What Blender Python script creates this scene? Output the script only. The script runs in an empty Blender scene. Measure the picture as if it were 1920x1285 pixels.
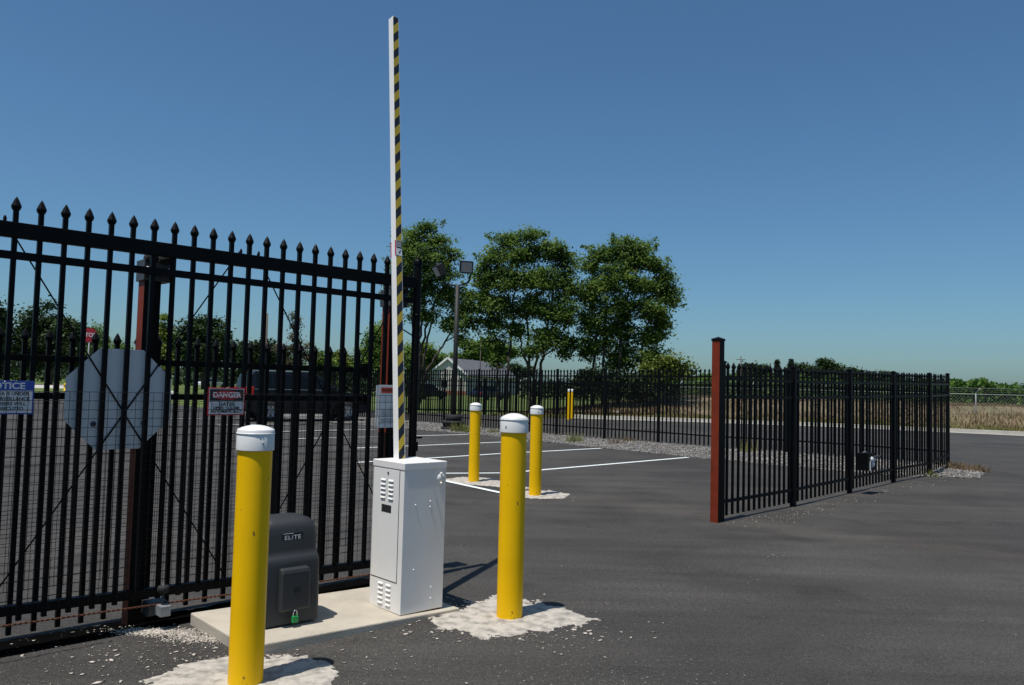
import bpy, math, random
import numpy as np
from math import sin, cos, pi, radians
random.seed(7); RNG = np.random.default_rng(7)
S = bpy.context.scene
COL = S.collection

# ------------------------------------------------------------------ camera
F, PITCH, ROLL, EYE = 1503.0, 0.054, 0.0252, 1.5      # focal length in px of a 1920 px wide frame
cam_d = bpy.data.cameras.new('camera'); cam = bpy.data.objects.new('camera', cam_d); COL.objects.link(cam)
cam_d.sensor_width = 36; cam_d.lens = 36 * F / 1920; cam_d.clip_end = 3000; cam_d.clip_start = 0.05
vf = np.array([0, cos(PITCH), sin(PITCH)]); vu0 = np.array([0, -sin(PITCH), cos(PITCH)]); vx0 = np.array([1., 0, 0])
VX = vx0 * cos(ROLL) + vu0 * sin(ROLL); VU = -vx0 * sin(ROLL) + vu0 * cos(ROLL); VC = np.array([0, 0, EYE])
import mathutils
m = mathutils.Matrix(((VX[0], VU[0], -vf[0], 0), (VX[1], VU[1], -vf[1], 0), (VX[2], VU[2], -vf[2], EYE), (0, 0, 0, 1)))
cam.matrix_world = m
S.camera = cam

# ------------------------------------------------------------------ world, sun, exposure
SUN_EL, SUN_AZ = radians(71.6), radians(42.5)           # shadows fall towards (+x, +y)
w = bpy.data.worlds.new('World'); S.world = w; w.use_nodes = True
nt = w.node_tree; nt.nodes.clear()
sky = nt.nodes.new('ShaderNodeTexSky'); sky.sky_type = 'NISHITA'; sky.sun_disc = False
sky.sun_elevation = SUN_EL; sky.sun_rotation = radians(222.5); sky.air_density = 1.0; sky.dust_density = 1.0; sky.ozone_density = 10
sky.altitude = 0
bg = nt.nodes.new('ShaderNodeBackground'); bg.inputs[1].default_value = 0.092
wo = nt.nodes.new('ShaderNodeOutputWorld'); tint = nt.nodes.new('ShaderNodeMix'); tint.data_type = 'RGBA'; tint.blend_type = 'MULTIPLY'; tint.inputs[0].default_value = 1; tint.inputs[7].default_value = (.87, 1.05, 1.02, 1)   # camera white balance of the clear air
nt.links.new(sky.outputs[0], tint.inputs[6]); nt.links.new(tint.outputs[2], bg.inputs[0]); nt.links.new(bg.outputs[0], wo.inputs[0])
sl = bpy.data.lights.new('sun', 'SUN'); sl.energy = 4.8; sl.angle = radians(0.5); sl.color = (1.0, 0.965, 0.91)
so = bpy.data.objects.new('sun', sl); COL.objects.link(so)
ld = mathutils.Vector((cos(SUN_EL) * sin(SUN_AZ), cos(SUN_EL) * cos(SUN_AZ), -sin(SUN_EL)))
so.rotation_euler = ld.to_track_quat('-Z', 'Y').to_euler(); so.location = (-10, -10, 30)
S.view_settings.view_transform = 'Standard'; S.view_settings.look = 'None'
S.view_settings.exposure = 0.0; S.view_settings.gamma = 1.0

# ------------------------------------------------------------------ measuring helpers (photo pixel -> place on the ground)
def at(x, y, z=0.0):
    d = vf * F + VX * (x - 960) + VU * (642.5 - y); t = (z - EYE) / d[2]
    return VC + d * t
def dist(x, y, D):                                   # point seen at (x, y) that is D metres away
    d = vf * F + VX * (x - 960) + VU * (642.5 - y); return VC + d * (D / d[1])
def zat(P, y):
    lo, hi = -5., 60.
    for _ in range(50):
        mid = (lo + hi) / 2; q = np.array([P[0], P[1], mid]) - VC
        if 642.5 - F * (q @ VU) / (q @ vf) > y: lo = mid
        else: hi = mid
    return mid

# ------------------------------------------------------------------ mesh helpers
class MB:
    def __init__(s): s.v = []; s.f = []; s.sm = []; s.mi = []; s.cur = 0
    def add(s, vs, fs, smooth=False):
        b = len(s.v); s.v += [tuple(map(float, p)) for p in vs]
        for f in fs: s.f.append([b + i for i in f]); s.sm.append(smooth); s.mi.append(s.cur)
        return s
    def box(s, x0, x1, y0, y1, z0, z1):
        return s.add([(x0,y0,z0),(x1,y0,z0),(x1,y1,z0),(x0,y1,z0),(x0,y0,z1),(x1,y0,z1),(x1,y1,z1),(x0,y1,z1)],
            [(0,3,2,1),(4,5,6,7),(0,1,5,4),(1,2,6,5),(2,3,7,6),(3,0,4,7)])
    def bar(s, p, q, wx, wz, up=(0,0,1)):            # rectangular bar from p to q
        p = np.array(p, float); q = np.array(q, float); d = q - p; d /= np.linalg.norm(d)
        u = np.array(up, float); sd = np.cross(d, u)
        if np.linalg.norm(sd) < 1e-6: u = np.array([0., 1, 0]); sd = np.cross(d, u)
        sd /= np.linalg.norm(sd); u = np.cross(sd, d)
        c = [(-1,-1),(1,-1),(1,1),(-1,1)]
        vs = [p + sd*a*wx/2 + u*b*wz/2 for a, b in c] + [q + sd*a*wx/2 + u*b*wz/2 for a, b in c]
        return s.add(vs, [(0,1,2,3),(7,6,5,4),(0,4,5,1),(1,5,6,2),(2,6,7,3),(3,7,4,0)])
    def tube(s, pts, r, n=8, caps=True, smooth=True):
        pts = [np.array(p, float) for p in pts]; rs = r if isinstance(r, (list, tuple)) else [r]*len(pts)
        vs = []; prev = None
        for i, p in enumerate(pts):
            d = pts[min(i+1, len(pts)-1)] - pts[max(i-1, 0)]; d /= (np.linalg.norm(d) + 1e-12)
            if prev is None:
                a = np.cross(d, [0, 0, 1.])
                if np.linalg.norm(a) < 1e-3: a = np.cross(d, [0, 1., 0])
            else: a = prev - d * (prev @ d)
            a /= np.linalg.norm(a); b = np.cross(d, a); prev = a
            vs += [p + rs[i]*(a*cos(2*pi*k/n) + b*sin(2*pi*k/n)) for k in range(n)]
        fs = []
        for i in range(len(pts)-1):
            for k in range(n):
                k2 = (k+1) % n; fs.append((i*n+k, i*n+k2, (i+1)*n+k2, (i+1)*n+k))
        s.add(vs, fs, smooth)
        if caps:
            b = len(s.v) - len(vs)
            s.f.append([b+k for k in range(n)][::-1]); s.sm.append(False); s.mi.append(s.cur)
            s.f.append([b+(len(pts)-1)*n+k for k in range(n)]); s.sm.append(False); s.mi.append(s.cur)
        return s
    def lathe(s, prof, n=32, c=(0,0,0), smooth=True, rot=0.0, axis='z'):
        vs = []
        for r, z in prof:
            for k in range(n):
                a = rot + 2*pi*k/n; p = (r*cos(a), r*sin(a), z)
                if axis == 'y': p = (p[0], -p[2], p[1])
                if axis == 'x': p = (-p[2], p[0], p[1])
                vs.append((c[0]+p[0], c[1]+p[1], c[2]+p[2]))
        fs = []
        for i in range(len(prof)-1):
            for k in range(n):
                k2 = (k+1) % n; fs.append((i*n+k, i*n+k2, (i+1)*n+k2, (i+1)*n+k))
        return s.add(vs, fs, smooth)
    def prism(s, pts, z0, z1):                        # pts: xy outline, counter-clockwise
        n = len(pts); vs = [(p[0], p[1], z0) for p in pts] + [(p[0], p[1], z1) for p in pts]
        fs = [tuple(range(n))[::-1], tuple(range(n, 2*n))] + [(i, (i+1) % n, n+(i+1) % n, n+i) for i in range(n)]
        return s.add(vs, fs)
    def prismy(s, pts, y0, y1):                       # pts: xz outline, extruded along y
        n = len(pts); vs = [(p[0], y0, p[1]) for p in pts] + [(p[0], y1, p[1]) for p in pts]
        fs = [tuple(range(n)), tuple(range(n, 2*n))[::-1]] + [(i, n+i, n+(i+1) % n, (i+1) % n) for i in range(n)]
        return s.add(vs, fs)
    def sheet(s, pts, z=0.0):
        return s.add([(p[0], p[1], z) for p in pts], [tuple(range(len(pts)))])
    def build(s, name, mat, parent=None, bevel=0, loc=None, rz=None):
        me = bpy.data.meshes.new(name); me.from_pydata(s.v, [], s.f)
        for mm in (mat if isinstance(mat, (list, tuple)) else [mat]): me.materials.append(mm)
        me.polygons.foreach_set('use_smooth', s.sm); me.polygons.foreach_set('material_index', s.mi); me.update()
        o = bpy.data.objects.new(name, me); COL.objects.link(o)
        if parent is not None: o.parent = parent
        if loc is not None: o.location = loc
        if rz is not None: o.rotation_euler = (0, 0, rz)
        if bevel:
            b = o.modifiers.new('bevel', 'BEVEL'); b.width = bevel; b.segments = 2; b.limit_method = 'ANGLE'; b.angle_limit = radians(40)
        return o
def tag(o, label=None, cat=None, group=None, kind=None):
    if label: o['label'] = label
    if cat: o['category'] = cat
    if group: o['group'] = group
    if kind: o['kind'] = kind
    return o
def thing(name, label, cat, loc=(0,0,0), rz=0.0, group=None):
    o = bpy.data.objects.new(name, None); COL.objects.link(o); o.location = loc; o.rotation_euler = (0, 0, rz)
    o.empty_display_size = 0.2
    return tag(o, label, cat, group)
def kids(o): return [c for c in bpy.data.objects if c.parent == o]
def copy_tree(o, parent=None):
    c = o.copy(); COL.objects.link(c); c.parent = parent
    for ch in kids(o):
        d = ch.copy(); COL.objects.link(d); d.parent = c
        for g in kids(ch): e = g.copy(); COL.objects.link(e); e.parent = d
    return c
def scatter(name, base_v, base_f, P, scl, mat, R=None, tone=None, parent=None, smooth=False):
    """one mesh with a copy of the small base shape at every point"""
    bv = np.array(base_v, float); N = len(P); k = len(bv)
    scl = np.asarray(scl, float); scl = scl[:, None] * np.ones(3) if scl.ndim == 1 else scl
    if R is None:
        q = RNG.normal(size=(N, 4)); q /= np.linalg.norm(q, axis=1)[:, None]; a, b, c, d = q.T
        R = np.stack([1-2*(c*c+d*d), 2*(b*c-a*d), 2*(b*d+a*c), 2*(b*c+a*d), 1-2*(b*b+d*d), 2*(c*d-a*b), 2*(b*d-a*c), 2*(c*d+a*b), 1-2*(b*b+c*c)], 1).reshape(N, 3, 3)
    L = bv[None] * scl[:, None, :]
    V = np.einsum('nij,nkj->nki', R, L) + np.asarray(P)[:, None, :]
    fl = [len(f) for f in base_f]; fi = np.concatenate([np.array(f) for f in base_f])
    me = bpy.data.meshes.new(name); nf = len(base_f); nl = len(fi)
    me.vertices.add(N*k); me.vertices.foreach_set('co', V.astype(np.float32).ravel())
    me.loops.add(N*nl); me.loops.foreach_set('vertex_index', (fi[None] + (np.arange(N)*k)[:, None]).astype(np.int32).ravel())
    me.polygons.add(N*nf); st = np.concatenate([[0], np.cumsum(fl)[:-1]])
    me.polygons.foreach_set('loop_start', (st[None] + (np.arange(N)*nl)[:, None]).astype(np.int32).ravel())
    me.update(calc_edges=True); me.validate()
    if tone is not None:
        at_ = me.attributes.new('tone', 'FLOAT', 'POINT'); at_.data.foreach_set('value', np.repeat(np.asarray(tone, np.float32), k))
    me.materials.append(mat)
    if smooth: me.polygons.foreach_set('use_smooth', [True]*(N*nf))
    o = bpy.data.objects.new(name, me); COL.objects.link(o)
    if parent is not None: o.parent = parent
    return o
ROCK_V = [(1,0,0),(-.9,.1,0),(0,1,.1),(.1,-.9,0),(0,.1,.75),(0,0,-.7)]
ROCK_F = [(0,2,4),(2,1,4),(1,3,4),(3,0,4),(2,0,5),(1,2,5),(3,1,5),(0,3,5)]
def text_mesh(s, size, name, mat, parent, loc, rot, bold=0.0, sx=1.0, ext=0.0004, spc=1.0):
    c = bpy.data.curves.new(name, 'FONT'); c.body = s; c.size = size; c.align_x = 'CENTER'; c.align_y = 'CENTER'; c.extrude = ext; c.offset = bold; c.space_character = spc
    t = bpy.data.objects.new('tmp', c); COL.objects.link(t); bpy.context.view_layer.update()
    me = bpy.data.meshes.new_from_object(t.evaluated_get(bpy.context.evaluated_depsgraph_get()))
    bpy.data.objects.remove(t); me.materials.clear(); me.materials.append(mat)
    o = bpy.data.objects.new(name, me); COL.objects.link(o); o.parent = parent; o.location = loc; o.rotation_euler = rot; o.scale = (sx, 1, 1)
    return o

# ------------------------------------------------------------------ materials
def mat(name, col, rough=0.5, metal=0.0, var=0.0, vscale=6.0, col2=None, bump=0.0, bscale=80.0, spec=0.5, tone=False, trans=0.0, detail=4.0, coat=0.0, lo=.3, hi=.7):
    mm = bpy.data.materials.new(name); mm.use_nodes = True; n = mm.node_tree; b = n.nodes['Principled BSDF']; L = n.links
    b.inputs['Base Color'].default_value = (*col, 1); b.inputs['Roughness'].default_value = rough; b.inputs['Metallic'].default_value = metal
    b.inputs['Specular IOR Level'].default_value = spec; b.inputs['Coat Weight'].default_value = coat
    tc = n.nodes.new('ShaderNodeTexCoord')
    if col2 or var:
        if not col2: col2 = tuple(c*(1-var) for c in col)
        nz = n.nodes.new('ShaderNodeTexNoise'); nz.inputs['Scale'].default_value = vscale; nz.inputs['Detail'].default_value = detail
        L.new(tc.outputs['Object'], nz.inputs['Vector'])
        cr = n.nodes.new('ShaderNodeValToRGB'); cr.color_ramp.elements[0].position = lo; cr.color_ramp.elements[1].position = hi
        cr.color_ramp.elements[0].color = (*col2, 1); cr.color_ramp.elements[1].color = (*col, 1)
        L.new(nz.outputs['Fac'], cr.inputs['Fac']); out = cr.outputs['Color']
        if tone:
            a = n.nodes.new('ShaderNodeAttribute'); a.attribute_name = 'tone'
            mx = n.nodes.new('ShaderNodeHueSaturation'); L.new(out, mx.inputs['Color'])
            mr = n.nodes.new('ShaderNodeMapRange'); mr.inputs['To Min'].default_value = .5; mr.inputs['To Max'].default_value = 1.6
            L.new(a.outputs['Fac'], mr.inputs['Value']); L.new(mr.outputs[0], mx.inputs['Value'])
            mh = n.nodes.new('ShaderNodeMapRange'); mh.inputs['To Min'].default_value = .52; mh.inputs['To Max'].default_value = .475
            L.new(a.outputs['Fac'], mh.inputs['Value']); L.new(mh.outputs[0], mx.inputs['Hue'])
            out = mx.outputs['Color']
        L.new(out, b.inputs['Base Color'])
        if trans:
            tr = n.nodes.new('ShaderNodeBsdfTranslucent'); L.new(out, tr.inputs['Color']); ms = n.nodes.new('ShaderNodeMixShader'); ms.inputs[0].default_value = trans
            L.new(b.outputs[0], ms.inputs[1]); L.new(tr.outputs[0], ms.inputs[2]); L.new(ms.outputs[0], n.nodes['Material Output'].inputs['Surface'])
    if bump:
        nb = n.nodes.new('ShaderNodeTexNoise'); nb.inputs['Scale'].default_value = bscale; nb.inputs['Detail'].default_value = 5
        L.new(tc.outputs['Object'], nb.inputs['Vector'])
        bp = n.nodes.new('ShaderNodeBump'); bp.inputs['Strength'].default_value = bump; bp.inputs['Distance'].default_value = 0.01
        L.new(nb.outputs['Fac'], bp.inputs['Height']); L.new(bp.outputs[0], b.inputs['Normal'])
    return mm
BLACK = mat('black_paint', (.0045,.0045,.005), .45, var=.3, vscale=9, spec=.10, bump=.05, bscale=120)
WIRE = mat('black_wire', (.006,.006,.007), .6, spec=.2)
RUST = mat('red_primer', (.225,.030,.008), .6, col2=(.15,.020,.006), vscale=7, bump=.12, bscale=60, spec=.25)
DBROWN = mat('dark_brown', (.030,.007,.004), .7, col2=(.008,.004,.003), vscale=8, spec=.15)  # darker brown for the lower part of the support posts
CHAINM = mat('rusty_chain', (.16,.05,.015), .7, col2=(.06,.02,.01), vscale=60)
STEEL = mat('galvanised_steel', (.42,.43,.44), .45, metal=.5, var=.3, vscale=20)
DSTEEL = mat('dark_steel', (.09,.09,.095), .5, metal=.5, var=.4, vscale=30)
WHITEP = mat('white_powder_coat', (.84,.82,.78), .40, var=.07, vscale=4, bump=.03, bscale=150)
WHITEC = mat('white_plastic_cap', (.78,.765,.73), .38, var=.08, vscale=7, bump=.02, bscale=40)
def yellow():
    mm = mat('yellow_sleeve', (.96,.55,.0005), .42, col2=(.90,.50,.001), vscale=4, spec=.22, bump=.03, bscale=30)
    n = mm.node_tree; L = n.links; b = n.nodes['Principled BSDF']; src = b.inputs['Base Color'].links[0].from_socket
    tc = n.nodes.new('ShaderNodeTexCoord'); mp = n.nodes.new('ShaderNodeMapping'); mp.inputs['Scale'].default_value = (1,1,.45); L.new(tc.outputs['Object'], mp.inputs['Vector'])
    z = n.nodes.new('ShaderNodeTexNoise'); z.inputs['Scale'].default_value = 34; z.inputs['Detail'].default_value = 6; L.new(mp.outputs[0], z.inputs['Vector'])
    cr = n.nodes.new('ShaderNodeValToRGB'); cr.color_ramp.elements[0].position = .69; cr.color_ramp.elements[1].position = .73; L.new(z.outputs['Fac'], cr.inputs['Fac'])
    mx = n.nodes.new('ShaderNodeMix'); mx.data_type = 'RGBA'; L.new(cr.outputs['Color'], mx.inputs[0]); L.new(src, mx.inputs[6]); mx.inputs[7].default_value = (.16,.10,.03,1)   # nicks and scuffs
    L.new(mx.outputs[2], b.inputs['Base Color'])
    return mm
YEL = yellow()
DARKH = mat('dark_slot', (.01,.01,.01), .8)
COVER = mat('charcoal_plastic', (.030,.032,.034), .5, var=.2, vscale=5, bump=.12, bscale=250, spec=.5)
CONC = mat('concrete', (.50,.44,.35), .9, col2=(.38,.335,.27), vscale=5, bump=.4, bscale=90, detail=8)
CONCS = mat('splash_concrete', (.46,.415,.355), .95, col2=(.24,.22,.19), vscale=15, bump=1.0, bscale=45, detail=14, lo=.32, hi=.58)
GREENP = mat('green_enamel', (.01,.26,.06), .4)
SIGNB = mat('sign_blue', (.02,.06,.32), .4); SIGNR = mat('sign_red', (.42,.02,.03), .4); SIGNW = mat('sign_white', (.68,.69,.70), .45, var=.1, vscale=12)
SIGNK = mat('sign_black', (.012,.012,.014), .45); SIGNO = mat('sign_orange', (.62,.06,.015), .45)
ALU = mat('aluminium_sheet', (.66,.68,.69), .5, metal=.1, var=.12, vscale=4)
LINE = mat('road_paint', (.72,.76,.74), .8, col2=(.45,.46,.45), vscale=14, detail=8, lo=.25, hi=.45)
KERB = mat('kerb_concrete', (.50,.47,.41), .9, var=.25, vscale=2, bump=.3, bscale=30)
GLASS = mat('dark_glass', (.006,.008,.010), .25, spec=.15)
CARK = mat('black_car_paint', (.008,.008,.010), .28, spec=.25, coat=.15)
CARD = mat('dark_blue_car_paint', (.015,.02,.04), .22, spec=.6, coat=.5)
CARW = mat('white_car_paint', (.7,.7,.7), .25)
RUB = mat('rubber', (.012,.012,.012), .8); CHROME = mat('chrome', (.7,.7,.72), .15, metal=1)
TAIL = mat('red_lens', (.55,.02,.01), .2); TAIL.node_tree.nodes['Principled BSDF'].inputs['Emission Color'].default_value = (0,0,0,1)
SIDING = mat('cream_siding', (.55,.53,.46), .8, var=.1, vscale=1); ROOF = mat('grey_shingles', (.13,.13,.145), .9, var=.35, vscale=3, bump=.3, bscale=6)
TRIM = mat('white_trim', (.75,.75,.74), .6); BRICK = mat('red_brick', (.35,.13,.07), .9, var=.3, vscale=4)
BARK = mat('bark', (.075,.055,.042), .95, var=.5, vscale=4, bump=.6, bscale=12)
LEAF_A = mat('leaf_light', (.140,.225,.042), .55, col2=(.075,.135,.028), vscale=.5, tone=True, trans=.5, spec=.3)
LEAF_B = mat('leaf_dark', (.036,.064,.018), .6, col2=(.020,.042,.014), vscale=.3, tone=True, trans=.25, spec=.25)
LEAF_Y = mat('leaf_yellow', (.15,.19,.03), .6, col2=(.09,.14,.03), vscale=.4, tone=True, trans=.35, spec=.25)
LEAF_R = mat('leaf_brownish', (.14,.12,.07), .6, col2=(.08,.08,.04), vscale=.4, tone=True, trans=.3, spec=.25)
LEAF_C = mat('needle_dark', (.026,.046,.024), .7, col2=(.016,.03,.016), vscale=.3, tone=True, trans=.1, spec=.2)
VINE = mat('vine_leaf', (.075,.15,.02), .6, col2=(.04,.10,.018), vscale=.35, tone=True, trans=.3, spec=.25)
TAN = mat('dry_grass', (.24,.165,.095), .9, col2=(.15,.12,.06), vscale=.5, tone=True, trans=.2, spec=.1)
TANG = mat('dry_soil_grass', (.20,.14,.08), .95, col2=(.12,.105,.045), vscale=.6, bump=.5, bscale=5, detail=8)
WEED = mat('weed_green', (.15,.20,.05), .8, col2=(.22,.18,.07), vscale=3, tone=True, trans=.2, spec=.1)
LAWN = mat('lawn', (.12,.15,.045), .95, col2=(.07,.105,.03), vscale=.15, bump=.5, bscale=4, detail=10, spec=.1)
STONE = mat('grey_stone', (.25,.235,.215), .9, col2=(.13,.12,.11), vscale=2, tone=True, trans=0, spec=.2)
STONEW = mat('pale_stone', (.50,.455,.385), .9, col2=(.34,.30,.25), vscale=6, tone=True, spec=.2)
NBLACK = mat('near_black', (.004,.004,.004), 1.0, var=.4, vscale=8, spec=0.0)  # near-black, for the ground strip below the gate and the crack
GRAVB = mat('gravel_bed', (.19,.18,.165), .95, col2=(.09,.085,.08), vscale=35, bump=.8, bscale=30, detail=8)
LAMPG = mat('lamp_glass', (.35,.36,.36), .15, spec=.8); BRONZE = mat('bronze_paint', (.016,.014,.012), .65, var=.2, vscale=5)
WOODP = mat('weathered_pole', (.13,.10,.08), .9, var=.4, vscale=6)
GALV = mat('grey_zinc', (.24,.25,.25), .5, metal=.3, var=.15, vscale=8)

def asphalt():
    mm = bpy.data.materials.new('asphalt'); mm.use_nodes = True; n = mm.node_tree; L = n.links; b = n.nodes['Principled BSDF']
    tc = n.nodes.new('ShaderNodeTexCoord'); P = tc.outputs['Object']
    def noise(sc, det=4, r=.5, vec=P, dist=0):
        q = n.nodes.new('ShaderNodeTexNoise'); q.inputs['Scale'].default_value = sc; q.inputs['Detail'].default_value = det; q.inputs['Roughness'].default_value = r
        q.inputs['Distortion'].default_value = dist; L.new(vec, q.inputs['Vector']); return q.outputs['Fac']
    def ramp(f, p0, c0, p1, c1):
        q = n.nodes.new('ShaderNodeValToRGB'); e = q.color_ramp.elements; e[0].position = p0; e[1].position = p1; e[0].color = (*c0, 1); e[1].color = (*c1, 1); L.new(f, q.inputs['Fac']); return q.outputs['Color']
    def mix(a, bb, f=1.0, mode='MIX'):
        q = n.nodes.new('ShaderNodeMix'); q.data_type = 'RGBA'; q.blend_type = mode
        for s_, v_ in ((q.inputs['Factor'], f), (q.inputs[6], a), (q.inputs[7], bb)):
            if hasattr(v_, 'is_output') or hasattr(v_, 'links'): L.new(v_, s_)
            elif isinstance(v_, tuple): s_.default_value = (*v_, 1)
            else: s_.default_value = v_
        return q.outputs[2]
    base = ramp(noise(.45, 5, .6, dist=.6), .35, (.035,.0325,.0295), .68, (.058,.0545,.050))
    stain = ramp(noise(1.3, 7, .7, dist=.5), .54, (1,1,1), .68, (.72,.71,.70))
    base = mix(base, stain, 1.0, 'MULTIPLY')
    mpn = n.nodes.new('ShaderNodeMapping'); mpn.inputs['Rotation'].default_value = (0,0,radians(-38)); mpn.inputs['Scale'].default_value = (.22, 2.6, 1); L.new(P, mpn.inputs['Vector'])
    base = mix(base, ramp(noise(1.0, 6, .62, vec=mpn.outputs[0], dist=.5), .36, (.84,.84,.84), .64, (1.15,1.14,1.13)), 1.0, 'MULTIPLY')
    speck = ramp(noise(120, 2, .8), .38, (.45,.45,.45), .64, (1.75,1.73,1.70))
    base = mix(base, speck, 1.0, 'MULTIPLY')
    sp2 = ramp(noise(34, 5, .85), .38, (.68,.68,.68), .62, (1.38,1.36,1.34))
    base = mix(base, sp2, 1.0, 'MULTIPLY')
    vo = n.nodes.new('ShaderNodeTexVoronoi'); vo.inputs['Scale'].default_value = 42; L.new(P, vo.inputs['Vector'])
    lt = n.nodes.new('ShaderNodeMath'); lt.operation = 'LESS_THAN'; lt.inputs[1].default_value = .085; L.new(vo.outputs['Distance'], lt.inputs[0])
    pm = ramp(noise(2.2, 3), .52, (0,0,0), .66, (.75,.75,.75))
    q = n.nodes.new('ShaderNodeMath'); q.operation = 'MULTIPLY'; L.new(lt.outputs[0], q.inputs[0]); L.new(pm, q.inputs[1])
    base = mix(base, (.22,.20,.18), q.outputs[0])
    # pale dusty run-off line that crosses the drive from the rear bollards to the right
    p0 = at(1060, 930); p1 = at(1900, 1050); dd = (p1-p0)[:2]; dd /= np.linalg.norm(dd); nn = (-dd[1], dd[0])
    sx = n.nodes.new('ShaderNodeSeparateXYZ'); L.new(P, sx.inputs[0])
    def mth(op, a_, b_=None):
        k = n.nodes.new('ShaderNodeMath'); k.operation = op
        for i, v_ in enumerate((a_, b_)):
            if v_ is None: continue
            if isinstance(v_, (int, float)): k.inputs[i].default_value = v_
            else: L.new(v_, k.inputs[i])
        return k.outputs[0]
    dd_ = mth('ADD', mth('MULTIPLY', sx.outputs[0], float(nn[0])), mth('MULTIPLY', sx.outputs[1], float(nn[1])))
    off = mth('SUBTRACT', dd_, float(p0[0]*nn[0] + p0[1]*nn[1]))
    off = mth('ADD', off, mth('MULTIPLY', mth('SUBTRACT', noise(.7, 3), .5), 1.6))
    g = mth('ABSOLUTE', off); g = mth('SUBTRACT', 1.0, mth('DIVIDE', g, .55)); g = mth('MAXIMUM', g, 0.0)
    g = mth('MULTIPLY', g, noise(3.5, 6, .7)); g = mth('MULTIPLY', g, .22)
    base = mix(base, (.19,.15,.11), g)
    L.new(base, b.inputs['Base Color']); b.inputs['Roughness'].default_value = .85; b.inputs['Specular IOR Level'].default_value = .3
    bp = n.nodes.new('ShaderNodeBump'); bp.inputs['Strength'].default_value = .55; bp.inputs['Distance'].default_value = .006
    L.new(noise(150, 4, .7), bp.inputs['Height']); L.new(bp.outputs[0], b.inputs['Normal'])
    return mm
ASPH = asphalt()

# ------------------------------------------------------------------ SETTING: ground
def struct(o): o['kind'] = 'structure'; return o
struct(MB().sheet([(-900,-60),(900,-60),(900,1500),(-900,1500)], -.03).build('ground', LAWN))
lot = [(-70,-25),(75,-25),(75,12),(40,25.5),(24,31.2),(20.7,33.0),(14.85,36.9),(9,38.6),(3.9,39.2),(3.2,40.2),(0,41.0),(-3,41.5)]
lot += [tuple(at(640,768)[:2]), tuple(at(375,764)[:2]), tuple(at(125,735)[:2]), tuple(at(-60,737)[:2]), (-90,50)]
struct(MB().sheet(lot, 0.0).build('asphalt_lot', ASPH))
# kerb with a gutter pan along the far side of the drive
kp = [(3.2,40.1),(3.5,39.5),(3.9,39.3),(9,38.7),(14.85,37.0),(20.7,33.1),(24,31.3),(40,25.6),(75,12.1)]
kb = MB()
def strip(mb, pts, off0, off1, z0, z1):
    vs = []; n = len(pts)
    for i, p in enumerate(pts):
        a = np.array(pts[max(i-1,0)]); c = np.array(pts[min(i+1,n-1)]); d = c-a; d = d/np.linalg.norm(d); nn = np.array([-d[1], d[0]])
        for o_, z in ((off0,z0),(off1,z0),(off0,z1),(off1,z1)): q = np.array(p)+nn*o_; vs.append((q[0],q[1],z))
    fs = []
    for i in range(n-1):
        b = i*4; e = b+4
        fs += [(b+2,e+2,e+3,b+3),(b,e,e+2,b+2),(b+1,b+3,e+3,e+1)]
    fs += [(0,2,3,1),((n-1)*4,(n-1)*4+1,(n-1)*4+3,(n-1)*4+2)]
    return mb.add(vs, fs)
strip(kb, kp, 0, .28, -.02, .15); strip(kb, kp, -.45, -.003, -.02, .012)
struct(kb.build('kerb', KERB))
# road beyond the lawn on the far left
struct(MB().sheet([tuple(at(-250,722)[:2]), tuple(at(130,728.5)[:2]), tuple(at(330,739)[:2]), tuple(at(330,733)[:2]), tuple(at(130,721)[:2]), tuple(at(-250,717)[:2])][::-1], -.022).build('road', KERB))

# bank of dry grass behind the kerb
def bank_h(u):                                         # u = metres behind the kerb
    return 0.02 + 1.0*max(0, min(1, (u-1.0)/9.0))**1.1
lk = [np.array(p, float) for p in kp[2:]]
def along(s_):                                         # point on the kerb line at arc length s_
    acc = 0
    for i in range(len(lk)-1):
        l = np.linalg.norm(lk[i+1]-lk[i])
        if s_ <= acc+l or i == len(lk)-2: return lk[i] + (lk[i+1]-lk[i])*((s_-acc)/l)
        acc += l
us = [.3,1,2.5,4.5,7,10,14,22,34]; ss = np.linspace(-6, 80, 60)
bnk = MB(); vs = []
for s_ in ss:
    p = along(max(s_, 0)) + (np.array([s_, 0]) if s_ < 0 else 0)
    for u in us:
        nn = np.array([.30, .954]); q = p + nn*u
        fade = min(1, max(0, (s_+5)/8.)); h = bank_h(u)*fade - (.03 if fade < .05 else 0)
        vs.append((q[0], q[1], h + .05*sin(q[0]*.9+u)*fade))
fs = [(i*len(us)+j, (i+1)*len(us)+j, (i+1)*len(us)+j+1, i*len(us)+j+1) for i in range(len(ss)-1) for j in range(len(us)-1)]
struct(bnk.add(vs, fs, True).build('grass_bank', TANG))
# tufts of dry grass on it
def blades(name, P, h, wd, material, tone, lean=.35, parent=None):
    N = len(P); th = RNG.uniform(0, 2*pi, N); ln = RNG.normal(0, lean, N); R = np.zeros((N,3,3))
    R[:,0,0] = np.cos(th); R[:,1,0] = np.sin(th); R[:,0,1] = -np.sin(th); R[:,1,1] = np.cos(th)
    R[:,0,2] = ln*np.cos(th*3); R[:,1,2] = ln*np.sin(th*3); R[:,2,2] = 1
    return scatter(name, [(-.5,0,0),(.5,0,0),(.32,.06,.55),(.02,.15,1),(-.3,.06,.55)], [(0,1,2,3,4)], P, np.stack([wd, wd, h], 1), material, R=R, tone=tone, parent=parent)
N = 60000; sv = RNG.uniform(-5, 42, N); uv = RNG.uniform(.5, 1, N)**1.0; uv = .5 + RNG.random(N)**1.4*17
pp = np.array([along(max(a_, 0)) + (np.array([a_, 0]) if a_ < 0 else 0) + np.array([.30,.954])*u_ for a_, u_ in zip(sv, uv)])
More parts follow.
